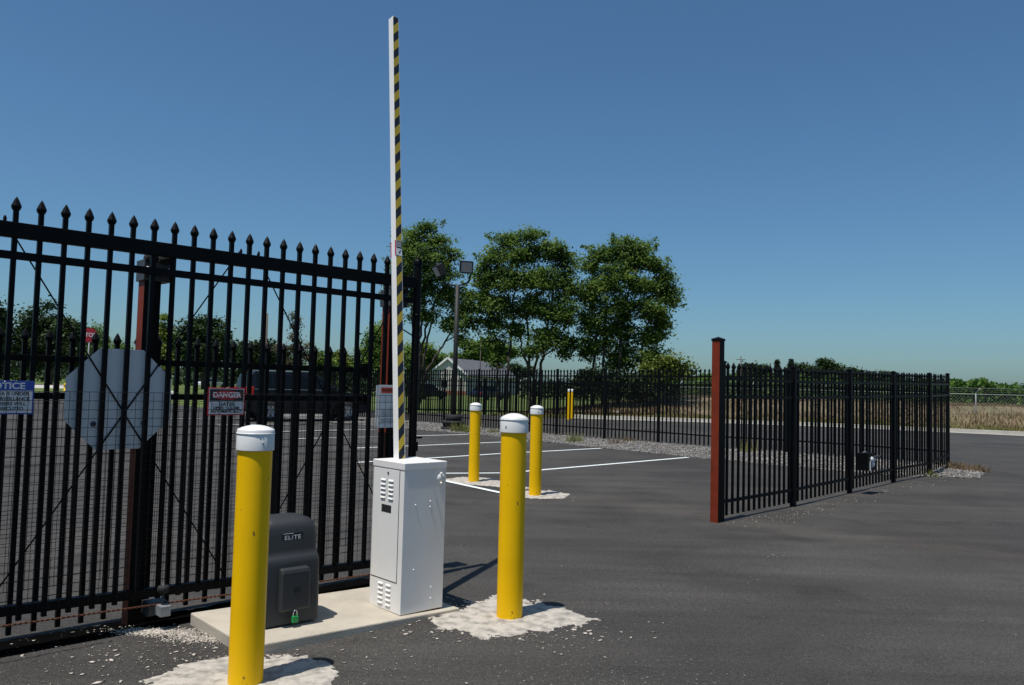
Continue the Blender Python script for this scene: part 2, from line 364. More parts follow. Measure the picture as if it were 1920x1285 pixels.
zz = np.array([bank_h(u_)*min(1, max(0, (a_+5)/8.)) for a_, u_ in zip(sv, uv)])
keep = RNG.random(N) < .4 + .6*(np.sin(pp[:,0]*.7)*np.cos(pp[:,1]*.9+pp[:,0]*.3) > -.5)
pp, zz, uv = pp[keep], zz[keep], uv[keep]; n_ = len(pp)
hh = RNG.uniform(.08, .26, n_)*np.clip(.25+uv/4., .3, 1)
tag(blades('dry_grass', np.column_stack([pp, zz-.02]), hh, RNG.uniform(.015,.045,n_), TAN, RNG.random(n_)), kind='stuff')
low = uv < 3.0; q_ = pp[low]
tag(blades('green_verge', np.column_stack([q_ + RNG.normal(0,.2,q_.shape), zz[low]-.01]), RNG.uniform(.08,.18,len(q_)), RNG.uniform(.03,.07,len(q_)), WEED, RNG.random(len(q_))), kind='stuff')

# ------------------------------------------------------------------ painted stall lines
def paint(pts, wd=.10, z=.004):
    mb = MB(); vs = []
    pts = [np.array(p, float) for p in pts]
    for i, p in enumerate(pts):
        d = pts[min(i+1,len(pts)-1)] - pts[max(i-1,0)]; d /= np.linalg.norm(d); nn = np.array([-d[1], d[0]])
        vs += [(*(p-nn*wd/2), z), (*(p+nn*wd/2), z)]
    mb.add(vs, [(2*i, 2*i+2, 2*i+3, 2*i+1) for i in range(len(pts)-1)])
    return struct(mb.build('painted_line', LINE))
paint([(-1.7,13.35),(-1.10,13.59),(-.62,13.72),(-.145,13.86)])
paint([(.18,14.12),(.312,14.257),(4.0,18.04)])
paint([(-2.9,15.0),(-1.839,16.038),(-.197,17.781),(2.286,20.09)])
paint([(-3.58,18.2),(-2.24,19.455),(.508,22.1)])
paint([(-5.45,20.77),(-2.683,23.1),(-1.25,24.32)])
paint([(-6.9,23.3),(-4.92,25.13),(-3.99,25.65)])
paint([(-9.4,25.9),(-8.193,27.127),(-4.543,29.0)])
paint([(-13.6,28.2),(-11.795,29.86),(-9.72,31.46)])
paint([(-2.2,14.1),(-1.014,12.544),(-.111,11.29),(.487,10.95)], z=.010)

def crack(pts, wd):
    mb = MB(); vs = []; P_ = []
    for a, b in zip(pts[:-1], pts[1:]):
        a, b = np.array(a, float), np.array(b, float)
        for k in range(14): P_.append(a+(b-a)*k/14 + RNG.normal(0,.007,2))
    for i, p in enumerate(P_):
        d = P_[min(i+1,len(P_)-1)] - P_[max(i-1,0)]; d /= np.linalg.norm(d); nn = np.array([-d[1], d[0]]); w_ = wd*RNG.uniform(.3,1.2)
        vs += [(*(p-nn*w_/2), .003), (*(p+nn*w_/2), .003)]
    mb.add(vs, [(2*i, 2*i+2, 2*i+3, 2*i+1) for i in range(len(P_)-1)]); return struct(mb.build('pavement_crack', NBLACK))
crack([at(-60,1258)[:2], at(60,1233)[:2], at(130,1219)[:2], at(210,1203)[:2]], .006)
# ------------------------------------------------------------------ gravel strip and stones
FA_px = [(832,796,692),(896,802.5,692),(966,809.5,692),(1043,817,692),(1133,824,691.5),(1234,832,691),(1345,841.5,690.5),(1475,850,690),(1616,860.5,694),(1782,871,700)]
FA = []
for x_, yb, yt in FA_px:
    P = at(x_, yb); FA.append((P[0], P[1], zat(P, yt)))
FA[-1] = (9.55, 17.55, zat((9.55,17.55), 700))
for k in range(7):                                     # the same fence runs on behind the dark car
    FA.insert(0, (FA[0][0]-1.34, FA[0][1]+1.36, 2.07))
inner = [(-12.6,36.2),(-7,29.9),(-3.01,25.85),(-1.25,24.5),(.5,22.5),(1.97,20.5),(3.12,19.2),(4.45,17.65),(6.2,15.9),(7.4,14.9)]
outer = [(p[0]+.25, p[1]+.25) for p in FA][::-1]
struct(MB().sheet(inner + [(8.0,15.2),(8.6,14.9),(9.5,16.1),(9.75,17.2)] + outer, .007).build('gravel_strip', GRAVB))
def inpoly(x, y, poly):
    c = np.zeros(len(x), bool); j = len(poly)-1
    for i in range(len(poly)):
        xi, yi = poly[i]; xj, yj = poly[j]
        c ^= ((yi > y) != (yj > y)) & (x < (xj-xi)*(y-yi)/(yj-yi+1e-12)+xi); j = i
    return c
poly = inner + [(8.0,15.2),(8.6,14.9),(9.5,16.1),(9.75,17.2)] + [(p[0]+.1, p[1]+.1) for p in FA][::-1]
N = 90000; x = RNG.uniform(-6, 10, N); y = RNG.uniform(14, 33, N); k_ = inpoly(x + RNG.normal(0,.06,N), y + RNG.normal(0,.06,N), poly); x, y = x[k_], y[k_]
tag(scatter('gravel_stones', ROCK_V, ROCK_F, np.column_stack([x, y, RNG.uniform(.005,.022,len(x))]), RNG.uniform(.012,.034,len(x)), STONE, tone=RNG.random(len(x))**1.3), kind='stuff')

# ------------------------------------------------------------------ concrete pad
PL, PF, PR = at(357,1149,.07)[:2], at(466,1213,.062)[:2], at(862,1140,.022)[:2]; PB = PR+(PL-PF)*.98
pz = [.07, .062, .022, .034]; pv = [(*p, -.03) for p in (PL, PF, PR, PB)] + [(*p, z) for p, z in zip((PL, PF, PR, PB), pz)]
tag(MB().add(pv, [(3,2,1,0),(4,5,6,7),(0,1,5,4),(1,2,6,5),(2,3,7,6),(3,0,4,7)]).build('concrete_pad', CONC, bevel=.008), 'pale raised concrete slab carrying the white cabinet and grey operator', 'concrete slab')

# ------------------------------------------------------------------ spilled concrete round the bollards
from mathutils import noise as MN
def blob(name, pts, z, label, seed, hi=.009, step=.009):
    P = np.array([np.array(p, float)[:2] for p in pts]); lo_, hi_ = P.min(0)-.16, P.max(0)+.16
    nx, ny = int((hi_[0]-lo_[0])/step), int((hi_[1]-lo_[1])/step); gx, gy = np.meshgrid(np.linspace(lo_[0],hi_[0],nx), np.linspace(lo_[1],hi_[1],ny)); gx, gy = gx.ravel(), gy.ravel()
    dmin = np.full(len(gx), 9.)
    for i in range(len(P)):
        a, b = P[i], P[(i+1)%len(P)]; ab = b-a; t = np.clip(((gx-a[0])*ab[0]+(gy-a[1])*ab[1])/(ab@ab), 0, 1); dmin = np.minimum(dmin, np.hypot(gx-a[0]-ab[0]*t, gy-a[1]-ab[1]*t))
    sd = np.where(inpoly(gx, gy, [tuple(p) for p in P]), dmin, -dmin)
    n1 = np.array([MN.fractal((x*9+seed*7, y*9, seed), 1.0, 2.1, 5) for x, y in zip(gx, gy)])
    n2 = np.array([MN.fractal((x*38+seed*3, y*38, seed), 1.0, 2.1, 3) for x, y in zip(gx, gy)])
    h = hi*np.tanh(sd/.06) + n1*.0085 + n2*.0045 + .0005; zz = np.where(h > 0, z + h*.75, np.maximum(h, -.02)-.003)
    keepq = (h.reshape(ny, nx) > -.006); vs = np.column_stack([gx, gy, zz]); fs = []
    for j in range(ny-1):
        for i in range(nx-1):
            if keepq[j, i] or keepq[j+1, i+1] or keepq[j, i+1] or keepq[j+1, i]: a = j*nx+i; fs.append((a, a+1, a+nx+1, a+nx))
    used = sorted({q for f in fs for q in f}); mp = {q: k for k, q in enumerate(used)}
    mb = MB(); mb.add(vs[used], [tuple(mp[q] for q in f) for f in fs], True); return tag(mb.build(name, CONCS), label, 'concrete patch')
blob('concrete_patch', [at(*q)[:2] for q in ((806,1158),(852,1146),(890,1131),(935,1117),(1000,1128),(1062,1142),(1106,1161),(1070,1174),(1020,1180),(975,1190),(915,1196),(868,1184),(822,1178))][::-1], .003, 'ragged pale concrete spill around the near right yellow bollard', 1)
blob('concrete_patch', [(-1.72,4.15),(-1.62,4.36),(-1.40,4.43),(-1.15,4.47),(-.95,4.36),(-.86,4.2),(-.84,4.0),(-1.0,3.7),(-1.4,3.5),(-1.75,3.7)][::-1], .003, 'ragged pale concrete spill around the large left foreground bollard', 2)
blob('concrete_patch', [(-1.02,12.75),(-.75,13.1),(-.35,13.05),(-.0,12.5),(.32,11.9),(.2,11.75),(-.15,12.0),(-.45,12.1),(-.75,12.3)][::-1], .005, 'thin pale concrete spill under the rear left bollard', 3, .010, .016)
blob('concrete_patch', [(.02,11.3),(.25,11.55),(.62,11.65),(.86,11.35),(.75,10.95),(.45,10.82),(.1,10.95)][::-1], .005, 'thin pale concrete spill under the rear right bollard', 4, .010, .016)
# crumbs and flakes of concrete
def flakes(name, cx, cy, sx, sy, N, smin, smax, matl=STONEW, flat=.13, zz=.004, lim=None):
    x = RNG.normal(cx, sx, N); y = RNG.normal(cy, sy, N); s_ = smin + (smax-smin)*RNG.random(N)**6.5
    th = RNG.uniform(0, 2*pi, N); R = np.zeros((N,3,3)); R[:,0,0] = np.cos(th); R[:,1,0] = np.sin(th); R[:,0,1] = -np.sin(th); R[:,1,1] = np.cos(th); R[:,2,2] = 1
    sc = np.stack([s_*RNG.uniform(.8,2.1,N), s_*RNG.uniform(.5,1.1,N), s_*flat], 1)
    return tag(scatter(name, ROCK_V, ROCK_F, np.column_stack([x, y, np.full(N, zz)]), sc, matl, R=R, tone=RNG.random(N)), kind='stuff')
flakes('concrete_crumbs', -.1, 4.95, .38, .13, 420, .003, .022)
flakes('concrete_crumbs', -.30, 5.42, .22, .14, 420, .003, .018)
flakes('concrete_crumbs', .42, 5.05, .22, .3, 130, .003, .020)
flakes('concrete_crumbs', -1.75, 4.30, .33, .16, 420, .003, .020)
flakes('concrete_crumbs', -2.1, 4.45, .40, .25, 260, .002, .014)
flakes('concrete_crumbs', -.9, 4.15, .3, .3, 260, .003, .014)
flakes('loose_chippings', -2.02, 4.80, .14, .04, 1900, .004, .010, flat=.7)
flakes('loose_chippings', -1.76, 4.70, .10, .05, 900, .004, .010, flat=.7)
flakes('asphalt_grit', 1.3, 7.0, 2.2, 2.2, 1400, .001, .006)
flakes('asphalt_grit', .4, 4.1, .5, .28, 2600, .001, .005)
p_ = at(1447,1043); flakes('concrete_crumbs', p_[0], p_[1], .05, .05, 9, .008, .03)
for a_, b_ in (((2.5,9.2),(3.9,10.6)), ((3.9,10.6),(7.9,15.1))):
    t_ = RNG.random(90); ln = np.outer(1-t_, a_)+np.outer(t_, b_) + RNG.normal(0,.14,(90,2)) + np.array([.12,-.12])
    tag(scatter('fence_litter', ROCK_V, ROCK_F, np.column_stack([ln, np.full(90,.003)]), np.stack([RNG.uniform(.004,.022,90), RNG.uniform(.003,.008,90), np.full(90,.003)],1), STONEW, tone=RNG.random(90)*.6, R=None), kind='stuff')

# ------------------------------------------------------------------ bollards
def bollard(P, H, label, group=None, bolt=None, r=.084, dome=.036):
    t = thing('bollard', label, 'bollard', (P[0], P[1], 0), 0, group)
    ch = .125
    MB().lathe([(r,-.05),(r,.0),(r,H-.05)], 40).build('sleeve', YEL, t)
    R_ = r+.0085
    c = MB().lathe([(r+.001,H-ch),(R_,H-ch),(R_,H-ch+.003),(R_-.0015,H-dome),(R_-.005,H-dome*.78),(r*.8,H-dome*.45),(r*.55,H-dome*.2),(r*.28,H-dome*.04),(.0,H)], 40).build('cap', WHITEC, t)
    MB().lathe([(R_-.001,H-.045),(R_+.0018,H-.043),(R_+.0018,H-.040),(R_-.001,H-.038)], 40).build('seam', WHITEC, c)
    if bolt is not None:
        a = bolt; q = MB(); q.lathe([(0,.005),(.004,.004),(.0055,.002),(.006,0)], 12, axis='y')
        q.build('screw', STEEL, c, loc=((R_)*cos(a), (R_)*sin(a), H-.085), rz=a+pi/2)
    return t
bollard(at(460,1281), 1.272, 'large yellow bollard with white cap in the left foreground beside the operator', bolt=radians(-50), dome=.026)
bollard(at(955,1158), 1.321, 'large yellow bollard with white cap standing right of the white cabinet', bolt=radians(-125))
bollard(at(888,904), 1.227, 'smaller yellow bollard standing behind the cabinet, left of the rear pair')
bollard(at(1003,930), 1.242, 'smaller yellow bollard just behind the near right one, right of the rear pair', bolt=radians(-80))
bollard(at(1065.5,787), 1.42, 'distant yellow bollard beyond the fence at the end of the kerb, front one', 'distant bollards')
bollard(at(1071.5,785), 1.42, 'distant yellow bollard beyond the fence, half hidden behind its twin', 'distant bollards')
bollard(at(1383,789.5), 1.42, 'distant yellow bollard seen just right of the tall red post', 'distant bollards')

# ------------------------------------------------------------------ picket parts
def finial_prof(r, h):
    return [(r*.55,0),(r*.75,h*.05),(r*1.0,h*.26),(r*.96,h*.36),(r*.42,h*.78),(.0005,h)]
def picket_obj(x, y, z0, z1, wd, parent, fin=.078, fr=.026, separate=True, matl=None):
    matl = matl or BLACK; h = wd/2
    mb = MB().box(x-h, x+h, y-h, y+h, z0, z1-fin+.004)
    if not separate: mb.lathe([(a_, z1-fin+b_) for a_, b_ in finial_prof(fr, fin)], 8, (x, y, 0), False, pi/8)
    p = mb.build('picket', matl, parent)
    if separate: MB().lathe([(a_, z1-fin+b_) for a_, b_ in finial_prof(fr, fin)], 8, (x, y, 0), False, pi/8).build('finial', matl, p)
    return p

# ------------------------------------------------------------------ sliding gate (local x runs along the gate, local y points away from the camera)
GA = .806; GRZ = pi/2 - GA; GP = (-2.7152, 4.32)
def gl(t, y=0.0, z=0.0):
    return (GP[0] + sin(GA)*t - cos(GA)*y, GP[1] + cos(GA)*t + sin(GA)*y, z)
gate = thing('slide_gate', 'tall black sliding gate of spear topped pickets with wire mesh on its lower half', 'gate', (GP[0], GP[1], 0), GRZ)
T0, T1 = -3.17, 2.727
for i in range(-26, 22): picket_obj(.122*i, .0, .17, 2.462, .025, gate)
MB().box(T0, T1-.03, -.027, .027, 2.235, 2.318).build('top_beam', BLACK, gate, bevel=.004)
MB().box(T0, T1-.03, -.018, .018, 2.118, 2.160).build('upper_rail', BLACK, gate, bevel=.003)
zb = lambda t: .218 - .026*(t-.1)
mb = MB()
for a_, b_ in ((T0, T1-.03),): mb.bar((a_,0,zb(a_)+.012), (b_,0,zb(b_)+.012), .054, .052)
mb.build('bottom_rail', BLACK, gate, bevel=.004)
e = MB().lathe([(.031,.15),(.031,2.44)], 24, (T1,0,0)).build('end_post', BLACK, gate)
MB().lathe([(.036,2.425),(.037,2.445),(.030,2.462),(.0,2.466)], 24, (T1,0,0)).lathe([(.012,2.462),(.012,2.482),(0,2.486)], 10, (T1,0,0)).build('post_cap', BLACK, e)
MB().lathe([(.032,2.02),(.034,2.02),(.034,2.035),(.032,2.035)], 24, (T1,0,0)).build('clamp_band', BLACK, e)
MB().box(T1+.02,T1+.085,-.012,.012,1.075,1.088).box(T1+.02,T1+.04,-.02,.02,.98,1.05).build('latch', BLACK, e)
for k in (-1, 1): pass
for bx0, bx1 in ((-2.9,-1.5),(-1.44,-.12),(-.05,1.285),(1.408,2.66)):
    for a_, b_ in ((bx0, bx1), (bx1, bx0)):
        mb = MB().tube([(a_, .022, 2.335), (a_+(b_-a_)*.02, .022, 2.29), (b_, .022, .23)], .0045, 6)
        mb.lathe([(.009,2.318),(.009,2.338),(.005,2.350),(0,2.352)], 8, (a_,.0,0))
        mb.build('brace_cable', BLACK, gate)
def mesh_panel(t0, t1, y, z0f, z1, parent, name='wire_mesh', step=.0508, r=.0015):
    mb = MB(); t = t0
    while t <= t1: mb.tube([(t, y, z0f(t)), (t, y, z1)], r, 4, False, False); t += step
    z = z1
    while z > z0f(t0)-.05:
        a_ = t0
        mb.tube([(t0, y+.003, z), (t1, y+.003, z)] if z > z0f(t1) + .04 and z > z0f(t0)+.0 else [(t0 if z > z0f(t0) else t0+(z0f(t0)-z)/.026, y+.003, z), (t1, y+.003, z)], r, 4, False, False); z -= step
    return mb.build(name, WIRE, parent)
mesh_panel(T0+.02, T1-.04, -.040, lambda t: zb(t)+.01, 1.405, gate)

# signs on the gate
def sign_rect(t0, t1, z0, z1, y, name, label, base, parent=None):
    th = thing(name, label, 'sign', gl((t0+t1)/2, y, (z0+z1)/2), GRZ)
    return th, (t1-t0), (z1-z0)
RX = (pi/2, 0, 0)
th, W, H = sign_rect(1.100, 1.345, 1.266, 1.443, -.018, 'danger_sign', 'small red bordered DANGER sign fixed on the sliding gate pickets', None)
MB().box(-W/2, W/2, -.002, .002, -H/2, H/2).build('panel', SIGNR, th, bevel=.001)
MB().box(-W/2+.008, W/2-.008, -.0032, -.0022, -H/2+.008, H/2-.008).build('white_field', SIGNW, th)
MB().box(-W/2+.011, W/2-.011, -.0042, -.0034, .003, H/2-.011).build('black_band', SIGNK, th)
mb = MB(); mb.add([(W*.40*cos(2*pi*k/28), -.0048, .040+.029*sin(2*pi*k/28)) for k in range(28)], [tuple(range(28))[::-1]]); mb.build('red_oval', SIGNR, th)
mb = MB(); mb.add([(W*.36*cos(2*pi*k/28), -.0052, .040+.0265*sin(2*pi*k/28)) for k in range(28)], [tuple(range(28))[::-1]])
text_mesh('DANGER', .044, 'lettering', SIGNW, th, (0,-.0062,.040), RX, .0014, 1.04)
for s_, z_, sz, sx_ in (('GATES', -.019, .029, 1.2), ('OPEN & CLOSE', -.042, .023, 1.12), ('AUTOMATICALLY', -.064, .025, 1.0)):
    text_mesh(s_, sz, 'lettering', SIGNK, th, (0,-.0040,z_), RX, .0011, sx_)
for a_ in (-1, 1): MB().box(min(a_*.062,a_*.10), max(a_*.062,a_*.10), -.0042, -.0036, -.019, -.017).build('rule', SIGNK, th)
for z_ in (-H/2+.006, H/2-.006): MB().lathe([(0,.003),(.004,.002),(.005,0)], 10, (0,-.003,z_), axis='y').build('rivet', STEEL, th)
th, W, H = sign_rect(-.150, .132, 1.279, 1.460, -.018, 'notice_sign', 'blue and white NOTICE surveillance sign on the gate at the left edge', None)
MB().box(-W/2, W/2, -.002, .002, -H/2, H/2).build('panel', SIGNB, th, bevel=.001)
MB().box(-W/2+.008, W/2-.008, -.0032, -.0022, -H/2+.008, H/2-.052).build('white_field', SIGNW, th)
text_mesh('NOTICE', .047, 'lettering', SIGNW, th, (0,-.0034,H/2-.029), (pi/2,0,0), .0012, 1.12)
for s_, z_ in (('THIS AREA IS UNDER', .020), ('CCTV SURVEILLANCE', -.007), ('TRESPASSERS WILL', -.034), ('BE PROSECUTED', -.060)):
    text_mesh(s_, .026, 'lettering', SIGNK, th, (0.0,-.0040,z_), RX, .0006, .95)
MB().lathe([(0,.003),(.004,.002),(.005,0)], 10, (0,-.003,H/2-.006), axis='y').build('rivet', STEEL, th)
th, W, H = sign_rect(2.385, 2.60, 1.165, 1.482, -.022, 'warning_sign', 'tall pale warning sign with an orange header partly behind the striped arm', None)
MB().box(-W/2, W/2, -.002, .002, -H/2, H/2).build('panel', SIGNW, th, bevel=.001)
MB().box(-W/2-.018, -W/2-.004, .004, .007, -H/2+.01, H/2-.002).build('backing_sheet', SIGNW, th)
MB().box(-W/2+.020, W/2-.012, -.0036, -.0024, H/2-.060, H/2-.018).build('orange_header', SIGNO, th)
text_mesh('WARNING', .034, 'lettering', SIGNK, th, (.004,-.0048,H/2-.039), RX, .0008, 1.05)
MB().box(-.018, .012, -.0036, -.0024, .0, .07).build('pictogram', ALU, th)
for z_ in (-.030,-.045,-.060,-.075,-.098,-.113): MB().box(-W/2+.025, W/2-.02-random.random()*.04, -.0034, -.0024, z_, z_+.004).build('text_rule', DSTEEL, th)
th, W, H = sign_rect(.30, .886, 1.07, 1.658, .030, 'octagonal_sign_back', 'bare pale back of an octagonal stop sign hung behind the gate pickets', None)
c_ = .295/cos(pi/8); oc = [(c_*cos(pi/8+k*pi/4), c_*sin(pi/8+k*pi/4)) for k in range(8)]
MB().prismy(oc[::-1], -.0015, .0015).build('plate', ALU, th, bevel=.0008)
for xx in (-.14, .14): MB().lathe([(.0,.012),(.012,.010),(.016,0)], 12, (xx,-.002,-.145), axis='y').build('clip', DSTEEL, th)  # dark studs added in place of two shadow spots on the plate

# near-black strip on the ground under the gate
mb = MB(); vs = []; ts_ = np.arange(-3.4, 2.75, .035)
for t in ts_: vs += [(*gl(t, -.045+RNG.normal(0,.004))[:2], .004), (*gl(t, .235+RNG.normal(0,.010)+.012*sin(t*9))[:2], .004)]
struct(mb.add(vs, [(2*i, 2*i+2, 2*i+3, 2*i+1) for i in range(len(ts_)-1)]).build('dark_strip', NBLACK))
# rusty drive chain
ch = MB(); P_ = [(t, -.047, zb(t)-.055) for t in np.arange(-2.6, 2.7, .013)]
for i in range(len(P_)-1):
    if i % 2 == 0: ch.bar(P_[i], P_[i+1], .014, .005)
    else: ch.bar(P_[i], P_[i+1], .006, .011)
c = ch.build('drive_chain', CHAINM); c.location = (GP[0], GP[1], 0); c.rotation_euler = (0,0,GRZ)
tag(c, 'thin rusty drive chain stretched along the gate just under its bottom rail', 'chain')
# guide roller
g = thing('guide_roller', 'small black guide roller with a pale square tube end under the gate rail', 'gate roller', gl(.86, -.05, 0), GRZ)
MB().box(-.065,.05,.02,.14,.075,.15).build('bracket', DSTEEL, g, bevel=.003)
MB().box(-.03,.03,-.075,.02,.085,.145).build('tube_end', STEEL, g, bevel=.002)
MB().lathe([(0,.255),(.028,.255),(.034,.245),(.034,.222),(.026,.215),(0,.215)], 20, (0,-.02,0)).build('wheel', RUB, g)
MB().lathe([(.007,.10),(.007,.275),(0,.275)], 8, (0,-.02,0)).build('axle', DSTEEL, g)
# support posts behind the gate
def support(t, wd, H, lab):
    g = thing('support_post', lab, 'post', gl(t, .155, 0), GRZ)
    mb = MB().box(-wd/2, wd/2, -wd/2, wd/2, 1.12, H-.12).box(-wd/2-.001, wd/2+.001, -wd/2-.001, wd/2+.001, -.05, 1.12); mb.mi = [0,0,1,1,0,0]+[2,2,1,1,2,2]; mb.build('post', (RUST, BLACK, DBROWN), g)
    b = MB().box(-wd/2-.012, wd/2+.055, -wd/2-.02, wd/2+.02, H-.14, H-.01).build('roller_bracket', DSTEEL, g, bevel=.003)
    for xx in (-wd/2+.01, wd/2+.03):
        MB().lathe([(0,.025),(.014,.024),(.018,.012),(.022,.010),(.022,0)], 12, (xx,-wd/2-.02,H-.075), axis='y').build('bolt', STEEL, b)
    MB().lathe([(0,.03),(.036,.03),(.036,-.03),(0,-.03)], 16, (-.02,-.055,H+.0), axis='y').build('roller', RUB, g)
    MB().lathe([(0,.03),(.036,.03),(.036,-.03),(0,-.03)], 16, (.06,-.055,H+.0), axis='y').build('roller', RUB, g)
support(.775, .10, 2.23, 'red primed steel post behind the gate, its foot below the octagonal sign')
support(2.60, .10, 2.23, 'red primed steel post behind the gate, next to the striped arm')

# low fence behind the gate
OFF = .25; LF0, LFS = .0094, .1244
lf = thing('picket_fence', 'lower black spear topped fence standing close behind the sliding gate', 'fence', gl(0, OFF, 0), GRZ)
for i in range(-26, 20): picket_obj(LF0+LFS*i, 0, .03, 1.764, .025, lf, .07, .024)
MB().box(-3.3, 2.42, -.018, .018, 1.572, 1.610).build('upper_rail', BLACK, lf, bevel=.003)
MB().box(-3.3, 2.42, -.018, .018, 1.355, 1.393).build('middle_rail', BLACK, lf, bevel=.003)
for t in (-1.95,): MB().box(t-.035,t+.035,-.035,.035,-.05,1.82).build('post', BLACK, lf, bevel=.003)
MB().box(2.40,2.46,-.03,.03,1.53,1.64).box(2.40,2.46,-.03,.03,1.33,1.41).build('end_bracket', BLACK, lf)
mesh_panel(-3.25, 2.42, .024, lambda t: .26, 1.33, lf)

# ------------------------------------------------------------------ barrier gate: cabinet and raised arm
CN = at(750, 1153, .044)
bg_ = thing('barrier_gate', 'white barrier cabinet with louvres and a raised arm striped black and yellow', 'barrier gate', tuple(CN), GRZ+radians(-1.2))
bg_.scale = (1.018,)*3
CW, CD, CH = .330, .350, .930                          # local: x 0..CW, y 0..CD, z from the slab
ZB, ZT = -.006, .885
MB().box(.010, CW-.010, .010, CD-.010, -.03, .0).build('plinth', CHAINM, bg_)
body = MB().box(0, CW, 0, CD, ZB, ZT+.01).build('body', WHITEP, bg_, bevel=.003)
MB().box(-.0035, CW+.0035, -.0035, CD+.0035, ZT, CH).build('lid', WHITEP, bg_, bevel=.004)
door = MB().box(-.0035, -.0003, .050, CD-.012, .185, ZT-.006).build('door', WHITEP, bg_, bevel=.0012)
MB().box(-.0012, -.0002, .046, CD-.008, .180, ZT-.004).build('door_gap', DARKH, door)
def louvre(y0, y1, z, par):
    xo = -.0035 if par is door else 0
    mb = MB(); vs = [(xo, y0, z+.008), (xo, y1, z+.008), (xo, y1, z-.006), (xo, y0, z-.006), (xo-.007, y0+.005, z-.004), (xo-.007, y1-.005, z-.004)]
    mb.add(vs, [(0,4,5,1),(0,3,4),(1,5,2)], False); mb.build('louvre', WHITEP, par)
    MB().add([(xo-.0005, y0+.004, z-.0085), (xo-.0005, y1-.004, z-.0085), (xo-.0005, y1-.004, z-.004), (xo-.0005, y0+.004, z-.004)], [(0,1,2,3)]).build('louvre_slot', DARKH, par)
for y0, y1 in ((.108,.165),(.195,.252)):
    for k in range(5):
        louvre(y0, y1, .818-.028*k-.010, door)
        louvre(y0, y1, .158-.0305*k-.006, body)
MB().box(-.0046, -.0036, .128, .236, .605, .652).build('window_slot', DARKH, door)
MB().lathe([(0,.005),(.007,.004),(.009,0)], 12, (-.0035,.172,.855), axis='x').build('lock', DSTEEL, door)
def fbolt(fx, fz, r=.005, par=None):
    MB().lathe([(0,r*1.1),(r*.7,r*.9),(r,0)], 12, (fx*CW, 0, fz), axis='y').build('bolt', WHITEP, par or body)
for fx, fz in ((.277,.665),(.627,.680),(.627,.645),(.277,.262),(.70,.135),(.70,.065)): fbolt(fx, fz)
MB().lathe([(0,.009),(.008,.007),(.010,0)], 12, (.545*CW,-.006,.925), axis='y').build('bolt', WHITEP, body)
pl = MB().lathe([(0,.004),(.030,.004),(.031,0)], 28, (.868*CW,0,.822), axis='y').build('round_plate', WHITEP, body)
for dz in (.030,-.032): fbolt(.868, .822+dz, .010)
# arm: leans a little back from the vertical
th_arm = thing('arm_tmp', '', '', (0,0,0)); bpy.data.objects.remove(th_arm)
ab = np.array([-.735, 5.44, .90]); atp = np.array([-.985, 6.10, 4.33]); axd = atp-ab; AL = np.linalg.norm(axd); axd /= AL
side = np.array([sin(GA), cos(GA), 0]); side = side - axd*(side@axd); side /= np.linalg.norm(side); back = np.cross(axd, side)   # side: along the gate, back: away
am = mathutils.Matrix(((side[0], back[0], axd[0], ab[0]), (side[1], back[1], axd[1], ab[1]), (side[2], back[2], axd[2], ab[2]), (0,0,0,1)))
bpy.context.view_layer.update()
AW, AD = .027, .030
arm = MB().box(-AW, AW, -AD, AD, -.15, AL).build('arm', WHITEP, bg_, bevel=.002)
arm.matrix_parent_inverse = bg_.matrix_world.inverted(); arm.matrix_basis = am
STR = bpy.data.materials.new('hazard_tape'); STR.use_nodes = True; n = STR.node_tree; L = n.links
tc = n.nodes.new('ShaderNodeTexCoord'); sx = n.nodes.new('ShaderNodeSeparateXYZ'); L.new(tc.outputs['Object'], sx.inputs[0])
def mnode(n, L, op, a_, b_):
    k = n.nodes.new('ShaderNodeMath'); k.operation = op
    for i, v_ in enumerate((a_, b_)):
        if isinstance(v_, (int, float)): k.inputs[i].default_value = v_
        else: L.new(v_, k.inputs[i])
    return k.outputs[0]
PIT = .1457
v_ = mnode(n, L, 'SUBTRACT', sx.outputs[2], mnode(n, L, 'MULTIPLY', sx.outputs[0], 1.2)); v_ = mnode(n, L, 'FRACT', mnode(n, L, 'DIVIDE', mnode(n, L, 'ADD', v_, .055), PIT), 0)
v_ = mnode(n, L, 'LESS_THAN', v_, .5); mx = n.nodes.new('ShaderNodeMix'); mx.data_type = 'RGBA'; L.new(v_, mx.inputs[0])
mx.inputs[6].default_value = (.42,.30,.022,1); mx.inputs[7].default_value = (.010,.011,.016,1)
L.new(mx.outputs[2], n.nodes['Principled BSDF'].inputs['Base Color']); n.nodes['Principled BSDF'].inputs['Roughness'].default_value = .45
MB().box(-AW+.0005, AW-.005, -AD-.0008, -AD-.0001, -.1, AL-.002).build('hazard_tape', STR, arm)
zs = 1.60
stk = MB().box(-AW-.001, AW-.003, -AD-.0022, -AD-.001, zs-.062, zs+.052).build('warning_sticker', SIGNW, arm)
MB().box(-AW+.003, AW-.003, -AD-.003, -AD-.0023, zs-.006, zs+.050).build('black_panel', SIGNK, stk)
MB().box(-AW-.0016, -AW-.0004, -AD-.0022, -AD+.012, zs-.062, zs+.052).build('red_edge', SIGNR, stk)
MB().box(-AW-.003, -AW-.0004, AD-.004, AD+.003, zs-.068, zs+.046).build('red_edge', SIGNR, stk)
for k in range(4):
    MB().box(-AW+.007, AW-.008-.004*(k%2), -AD-.0034, -AD-.0031, zs+.004+.011*k, zs+.008+.011*k).build('text_rule', SIGNW, stk)
mb = MB()                                              # little falling figure
mb.bar((-.010,-AD-.0026,zs-.040), (.006,-AD-.0026,zs-.022), .0008, .006, (0,-1,0)); mb.bar((.004,-AD-.0026,zs-.022), (.016,-AD-.0026,zs-.014), .0008, .005, (0,-1,0))
